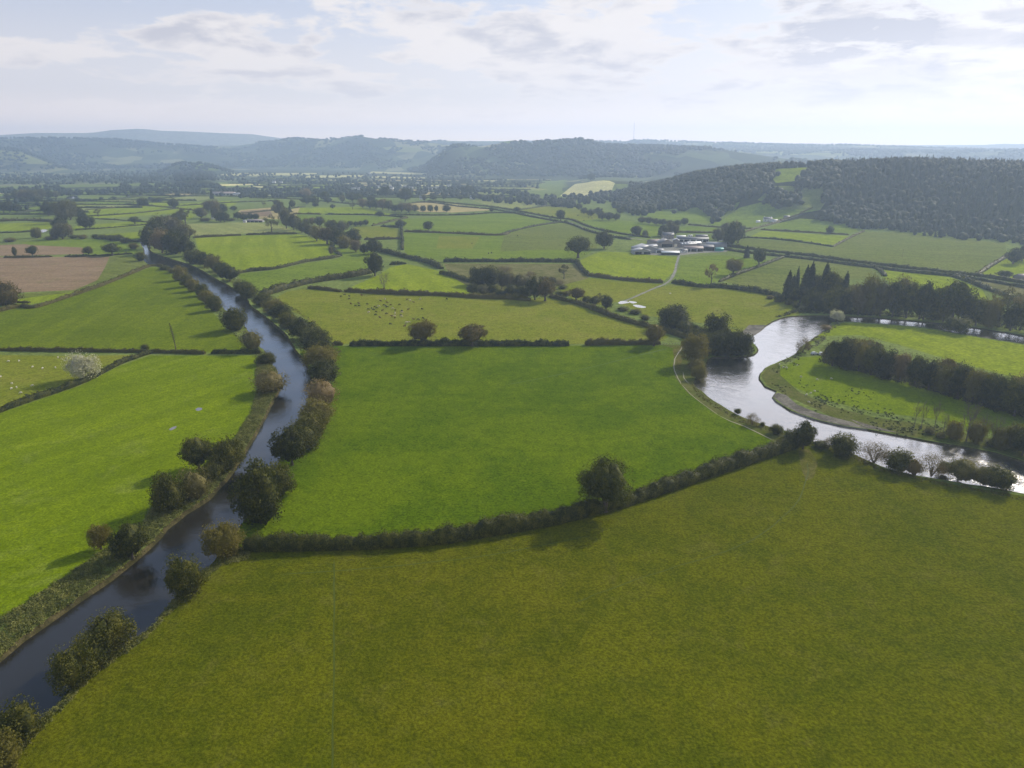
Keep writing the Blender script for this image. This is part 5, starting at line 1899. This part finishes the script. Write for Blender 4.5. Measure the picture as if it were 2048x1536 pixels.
building('barn', 1352, 486, 12, 8, 3.6, 5.6, 80, M_WALLS, M_TIN, 'grey shed between the slate barn and the white range', 'shed', FG, openings=1)
building('barn', 1300, 497, 16, 9, 3.2, 5.2, 10, M_WALLG, M_TIN, 'low grey shed tucked behind the wide cattle shed', 'shed', FG)
building('barn', 1366, 505, 9, 6, 2.8, 4.2, 20, M_WALLW, M_SLATE, 'small white cottage at the mouth of the farm track', 'house', FG, wins=2)
building('farmhouse', 1335, 477, 15, 8, 5.2, 8.2, 5, M_WALLS, M_SLATE, "tall stone farmhouse with two chimneys at the back of the farm", 'house', FG, chim=2, wins=4, door=True)
building('barn', 1385, 483, 40, 8, 3.6, 6.0, -4, M_WALLW, M_SLATE, "long white-walled range with slate roof, back of the farmyard", 'barn', FG, openings=5)
building('barn', 1374, 493, 24, 9, 3.2, 5.6, 28, M_WALLS, M_TIN, "slanting shed with pale skylights beside the farmyard", 'barn', FG, lights=5)
building('barn', 1386, 502, 22, 9, 3.6, 5.8, -2, M_WALLG, M_RUST, "front farm shed with brownish roof and blue-grey wall", 'barn', FG, openings=3)
building('barn', 1388, 491, 16, 8, 3.2, 5.2, -2, M_WALLS, M_WHITE, "small white-roofed shed in the middle of the yard", 'shed', FG)
building('barn', 1412, 500, 16, 12, 4.2, 6.4, -4, M_DARK, M_SLATE, "dark open-fronted barn right of the farmyard", 'barn', FG, openings=2)
building('barn', 1432, 493, 24, 14, 3.6, 5.6, -8, M_WALLG, M_TIN, "flat grey-roofed building on the right side of the farm", 'barn', FG)
building('barn', 1438, 502, 9, 6, 2.6, 4.0, 4, M_TEAL, M_TEAL, "small teal shed at the right end of the farm", 'shed', FG)
building('polytunnel', 1362, 475, 12, 4, 1.8, 2.8, -2, M_WHITE, M_WHITE, "long white polytunnel behind the farmhouse", 'polytunnel', FG)
building('caravan', 1380, 474, 6, 2.6, 2.4, 2.8, 10, M_WHITE, M_WHITE, "white caravan parked behind the farm range", 'caravan', FG, wins=2)
building('barn', 1403, 476, 15, 7, 3.0, 4.6, -4, M_DARK, M_SLATE, "dark low shed behind the long white range", 'shed', FG)
building('wall_house', 1535, 443, 13, 8, 4.6, 7.2, -6, M_WALLW, M_SLATE, "small white house with dark roof on the lane above the farm", 'house', chim=2, wins=3, door=True)
building('shed', 1548, 444, 10, 6, 2.8, 4.2, 8, M_WHITE, M_TIN, "pale shed beside the small white house", 'shed')
building('shed', 1516, 445, 6, 4, 2.2, 3.2, 0, M_WHITE, M_WHITE, "tiny white shed left of the small white house", 'shed')
building('shed', 1573, 436, 9, 5, 2.6, 4.0, 8, M_WALLS, M_SLATE, "stone shed up the lane from the white house", 'shed')
building('barn', 2046, 560, 14, 9, 3.4, 5.6, 10, M_WALLS, M_RUST, "pinkish-roofed building at the right edge of the small field", 'barn')
building('barn', 511, 444, 27, 10, 2.6, 4.6, 0, M_WALLG, M_RUST, "long low grey-pink barn left of the airy tree", 'barn', openings=4)
building('house', 490, 445, 5, 5, 2.4, 4.0, 0, M_WALLW, M_TIN, "tiny white shed at the end of the long low barn", 'shed')
building('house', 428, 438, 7, 6, 4.2, 6.6, 70, M_WALLW, M_SLATE, "white gabled cottage half hidden in the farmstead grove", 'house', chim=1, wins=2)
building('barn', 448, 390, 62, 20, 4.5, 8.5, -3, M_WALLW, M_RUST, "very long pale-roofed barn in the far left valley", 'barn', openings=6)
building('barn', 476, 391, 22, 14, 4.2, 7.0, -3, M_WALLW, M_TIN, "pale barn joined to the right of the very long barn", 'barn')
building('house', 568, 381, 8, 7, 5, 8, 20, M_WALLW, M_SLATE, "white gable house beside the far left belt of trees", 'house', chim=1)
building('house', 843, 399, 9, 7, 5, 8, 15, M_WALLW, M_SLATE, "white house beside trees just above the tan stubble field", 'house', chim=1, wins=3)
row_v = [(755, 376), (770, 378), (779, 376), (783, 379), (800, 374), (808, 378), (811, 376), (822, 379), (861, 381), (868, 380), (875, 378), (883, 376), (897, 374), (707, 380), (716, 380), (838, 368), (548, 366), (562, 367), (738, 348), (945, 398)]
for i, (a, b) in enumerate(row_v):
    building('house', a, b, 13, 8, 5.2, 8.5, random.Random(i).uniform(-25, 25), M_WALLW, M_SLATE, "white village house among hazy trees in the far valley", 'house', "white houses of the far village", chim=1)

# radio mast on the far ridge
x, y, z, t = G(1267, 281)
x, y = 1255, 6900
u = ray(1267, 280)
k = 6900 / u[1]
x, y = u[0] * k, 6900
mb = MB()
hz = H1(x, y)
for sx, sy in ((-2, -2), (2, -2), (0, 2.5)):
    mb.tube([(sx, sy, 0), (sx, sy, 150)], [.7, .5], 4)
for i in range(24):
    z0 = i * 6.2
    mb.tube([(-2, -2, z0), (2, -2, z0 + 3.1), (-2, -2, z0 + 6.2)], [.3] * 3, 3)
    mb.tube([(2, -2, z0), (0, 2.5, z0 + 3.1), (2, -2, z0 + 6.2)], [.3] * 3, 3)
o = mb.obj('radio_mast', M_STEEL)
o.location = (x, y, hz - 1)
tag(o, "thin tall radio mast on the far ridge", "mast")

# utility pole in the slope field
x, y, z, t = G(1804, 516)
o = empty('utility_pole', (x, y, z))
mb = MB()
mb.tube([(0, 0, -.5), (0, 0, 9.5)], [.2, .14], 8)
mb.obj('pole', M_WOODP, o)
mb = MB()
mb.box(0, 0, 8.9, 2.8, .15, .2)
mb.obj('crossarm', M_WOODP, o)
tag(o, "lone wooden utility pole in the pale slope field", "pole")

# field fence near the river crook: posts and wires
a = G(1316, 692)
b2 = G(1362, 688)
o = empty('field_fence', (a[0], a[1], 0))
dv = Vector((b2[0] - a[0], b2[1] - a[1], 0))
npst = 9
p0 = MB()
p0.tube([(0, 0, -.2), (0, 0, 1.3)], [.09, .08], 6)
pm = p0.obj('post', M_WOODP, o)
for i in range(1, npst):
    c = pm.copy()
    COL.objects.link(c)
    c.location = dv * i / (npst - 1)
mb = MB()
for zz in (.5, .85, 1.2):
    mb.tube([(0, 0, zz), tuple(dv + Vector((0, 0, zz)))], [.02, .02], 4)
mb.obj('wire', M_STEEL, o)
tag(o, "low post and wire fence between the hedge-end oak and the river clump", "fence")


# ------------------------------------------------------------------ cattle, sheep, car
def skin_body(name, verts, edges, radii, mat, sub=1):
    me = bpy.data.meshes.new(name + '_frame')
    me.from_pydata(verts, edges, [])
    o = bpy.data.objects.new(name + '_frame', me)
    COL.objects.link(o)
    md = o.modifiers.new('skin', 'SKIN')
    md.use_smooth_shade = True
    for i, r in enumerate(radii):
        me.skin_vertices[0].data[i].radius = (r, r) if not hasattr(r, '__len__') else r
    me.skin_vertices[0].data[0].use_root = True
    s2 = o.modifiers.new('sub', 'SUBSURF')
    s2.levels = sub
    s2.render_levels = sub
    dg = bpy.context.evaluated_depsgraph_get()
    dg.update()
    m2 = bpy.data.meshes.new_from_object(o.evaluated_get(dg))
    m2.name = name
    m2.materials.clear()
    m2.materials.append(mat)
    bpy.data.objects.remove(o)
    bpy.data.meshes.remove(me)
    return m2


def beast(scale, mat, name, head_down=True):
    V = [(0, 0, 1.05), (.55, 0, 1.02), (1.1, 0, 1.08), (1.45, 0, 1.12), (1.75, 0, .85 if head_down else 1.35), (1.95, 0, .35 if head_down else 1.5), (2.1, 0, .18 if head_down else 1.42), (-.12, 0, 1.05), (-.22, 0, .5),
         (0.05, .2, .6), (-.08, .2, .35), (0.0, .2, .0), (0.05, -.2, .6), (.0, -.2, .35), (.1, -.2, .0),
         (1.15, .2, .6), (1.15, .2, .3), (1.12, .2, .0), (1.15, -.2, .6), (1.22, -.2, .3), (1.25, -.2, .0),
         (1.72, .14, .98 if head_down else 1.6), (1.72, -.14, .98 if head_down else 1.6)]
    E = [(0, 1), (1, 2), (2, 3), (3, 4), (4, 5), (5, 6), (0, 7), (7, 8), (0, 9), (9, 10), (10, 11), (0, 12), (12, 13), (13, 14), (2, 15), (15, 16), (16, 17), (2, 18), (18, 19), (19, 20), (4, 21), (4, 22)]
    Rr = [.30, .36, .34, .24, .16, .14, .09, .05, .03, .14, .07, .06, .14, .07, .06, .12, .07, .06, .12, .07, .06, .04, .04]
    V = [((x - .8) * scale, y * scale, z * scale) for x, y, z in V]
    return skin_body(name, V, E, [r * scale for r in Rr], mat)


cowmesh = [beast(1.05, M_COWB, 'black_cow'), beast(1.05, M_COWR, 'brown_cow', False), beast(1.05, M_COWW, 'cream_cow')]
sheepmesh = beast(.62, M_WOOL, 'sheep')
for v in sheepmesh.vertices:
    if .25 < v.co.z and abs(v.co.x) < .62:
        v.co.y *= 1.35
        v.co.z = v.co.z * 1.12
cr = random.Random(8)
dark = "270,208 315,185 375,205 375,240 395,305 455,330 497,300 500,330 605,308 775,268 620,375 660,358 700,345 730,360 685,380 800,390 860,288 820,320 840,330 905,320 1018,315 860,345 720,408 712,445 850,432 965,388 765,480 900,562 1085,590 1115,250 1198,285 1130,378 1308,372 1625,243 1200,505 1255,507 1320,490 960,485 1035,450 1048,395 920,465 535,195"
pal = "830,245 755,335 930,365 625,410 1285,243 1155,262 955,465 1045,465 960,425 1050,412 1108,545 1140,540"
SPEC = {(1625, 243): "dark cow grazing alone at the right, just below the long hedge", (1308, 372): "dark cow standing apart right of the herd",
        (900, 562): "dark cow in front of the herd, alone towards the middle hedge", (1085, 590): "dark cow just left of the dark round oak's top",
        (1200, 505): "left one of three dark cows above the round oak", (1255, 507): "middle one of three dark cows above the round oak", (1320, 490): "right one of three dark cows above the round oak",
        (270, 208): "dark cow at the top left corner of the herd", (315, 185): "dark cow nearest the gateway in the long hedge", (765, 480): "black cow at the lower edge of the main herd",
        (1285, 243): "pale cow grazing below the hedge, right of the herd", (1108, 545): "pale cow beside the dark one above the round oak"}
for src, lst in ((dark, 'd'), (pal, 'p')):
    for w in src.split():
        a, b = map(int, w.split(','))
        x, y, z, t = G(640 + a / 6.4, 560 + b / 6.4 + 1.5)
        ms = cowmesh[2] if lst == 'p' else cowmesh[0 if cr.random() < .75 else 1]
        o = bpy.data.objects.new('cow', ms)
        COL.objects.link(o)
        o.location = (x, y, 0)
        o.rotation_euler = (0, 0, cr.choice((0, math.pi)) + cr.gauss(0, .6))
        s_ = cr.uniform(.85, 1.02)
        o.scale = (s_,) * 3
        o['label'] = SPEC.get((a, b), ("small dark cow grazing within the scattered herd" if lst == 'd' else "small pale cow grazing within the scattered herd"))
        o['category'] = 'cow'
        o['group'] = 'dark cattle of the herd' if lst == 'd' else 'pale cattle of the herd'
for a, b in ((1177, 436), (1184, 436), (1168, 441), (1156, 431), (944, 487), (1035, 471), (977, 507), (983, 506)):
    x, y, z, t = G(a, b + 1)
    o = bpy.data.objects.new('cow', cowmesh[0])
    COL.objects.link(o)
    o.location = (x, y, z)
    o.rotation_euler = (0, 0, cr.uniform(0, 6))
    o.scale = (1.3,) * 3
    tag(o, "tiny dark cow in the distant pastures beyond the long hedges", "cow", "distant dark cattle")
for i, w in enumerate("50,652 112,650 340,630 192,685 250,693 325,690 405,675 4,743 70,782 98,805 68,812 190,795 122,838".split()):
    a, b = map(int, w.split(','))
    x, y, z, t = G(a / 2.926, 500 + b / 2.926 + 1)
    o = bpy.data.objects.new('sheep', sheepmesh)
    COL.objects.link(o)
    o.location = (x, y, 0)
    o.rotation_euler = (0, 0, cr.uniform(0, 6))
    o.scale = (1.05,) * 3
    tag(o, "white sheep grazing in the left pasture by the silver willow", "sheep", "sheep of the left pasture")
for w in "1325,762 1365,795 1398,797 1545,890 1710,918 1855,910 1602,1075 1645,1058 1625,1150 1508,772 1685,1038".split():
    a, b = map(int, w.split(','))
    x, y, z, t = G(1300 + a / 5.12, 580 + b / 5.12 + 1)
    o = bpy.data.objects.new('sheep', sheepmesh)
    COL.objects.link(o)
    o.location = (x, y, 0)
    o.rotation_euler = (0, 0, cr.uniform(0, 6))
    o.scale = (.95,) * 3
    tag(o, "white sheep grazing on the peninsula between river and wood", "sheep", "sheep of the peninsula")


def make_car(px, py, rot, label, paint):
    x, y, z, t = G(px, py)
    o = empty('parked_car', (x, y, z))
    o.rotation_euler = (0, 0, R(rot))
    mb = MB()
    prof = [(-2.1, .35), (-2.15, .75), (-1.95, 1.0), (-1.5, 1.05), (1.0, 1.02), (1.95, .85), (2.15, .6), (2.1, .35)]
    V = [(a, -.88, b) for a, b in prof] + [(a, .88, b) for a, b in prof]
    n = len(prof)
    mb.add(V, [[*range(n)][::-1]])
    mb.add(V, [[n + i for i in range(n)]])
    mb.add(V, [(i, (i + 1) % n, n + (i + 1) % n, n + i) for i in range(n)])
    cab = [(-1.9, 1.0), (-1.6, 1.55), (-.2, 1.62), (.3, 1.55), (1.05, 1.0)]
    V = [(a, -.82 + (b - 1) * .2, b) for a, b in cab] + [(a, .82 - (b - 1) * .2, b) for a, b in cab]
    n = len(cab)
    mb.add(V, [[*range(n)][::-1]])
    mb.add(V, [[n + i for i in range(n)]])
    mb.add(V, [(i, (i + 1) % n, n + (i + 1) % n, n + i) for i in range(n)])
    mb.obj('body', paint, o)
    for sgn in (-1, 1):
        m2 = MB()
        yy = sgn * .80
        m2.add([(-1.6, yy, 1.08), (.85, yy, 1.08), (.25, yy * .91, 1.48), (-1.45, yy * .91, 1.48)], [(0, 1, 2, 3)])
        m2.obj('window', M_GLASS, o)
    m2 = MB()
    m2.add([(1.0, -.72, 1.06), (1.0, .72, 1.06), (.36, .66, 1.53), (.36, -.66, 1.53)], [(0, 1, 2, 3)])
    for v in m2.v:
        v[:, 0] += .03
    m2.obj('windscreen', M_GLASS, o)
    for wx in (-1.35, 1.35):
        for wy in (-.82, .82):
            m2 = MB()
            m2.tube([(wx, wy - .1, .33), (wx, wy + .1, .33)], [.34, .34], 14)
            m2.add([(wx + .34 * math.cos(q / 14 * 6.283), wy - .1, .33 + .34 * math.sin(q / 14 * 6.283)) for q in range(14)], [[*range(14)]])
            m2.add([(wx + .34 * math.cos(q / 14 * 6.283), wy + .1, .33 + .34 * math.sin(q / 14 * 6.283)) for q in range(14)], [[*range(14)]])
            m2.obj('wheel', M_TYRE, o)
    tag(o, label, 'car')


make_car(1629, 709, 15, "white car parked by the river at the end of the peninsula wood", M_CARP)
make_car(1641, 709, 70, "white car partly hidden at the tip of the peninsula wood", M_CARP)

# ------------------------------------------------------------------ haze: the valley air
m, b = newmat('valley_haze')
vol = b.n('ShaderNodeVolumePrincipled')
vol.inputs['Color'].default_value = (.57, .73, 1.0, 1)
vol.inputs['Density'].default_value = 1.6e-4
vol.inputs['Anisotropy'].default_value = .38
out = b.n('ShaderNodeOutputMaterial')
b.t.links.new(vol.outputs[0], out.inputs['Volume'])
mb = MB()
mb.box(0, 4800, -4, 19100, 10900, 440)
o = mb.obj('haze', m)
tag(o, "pale blue haze filling the whole valley", "haze", kind='stuff')
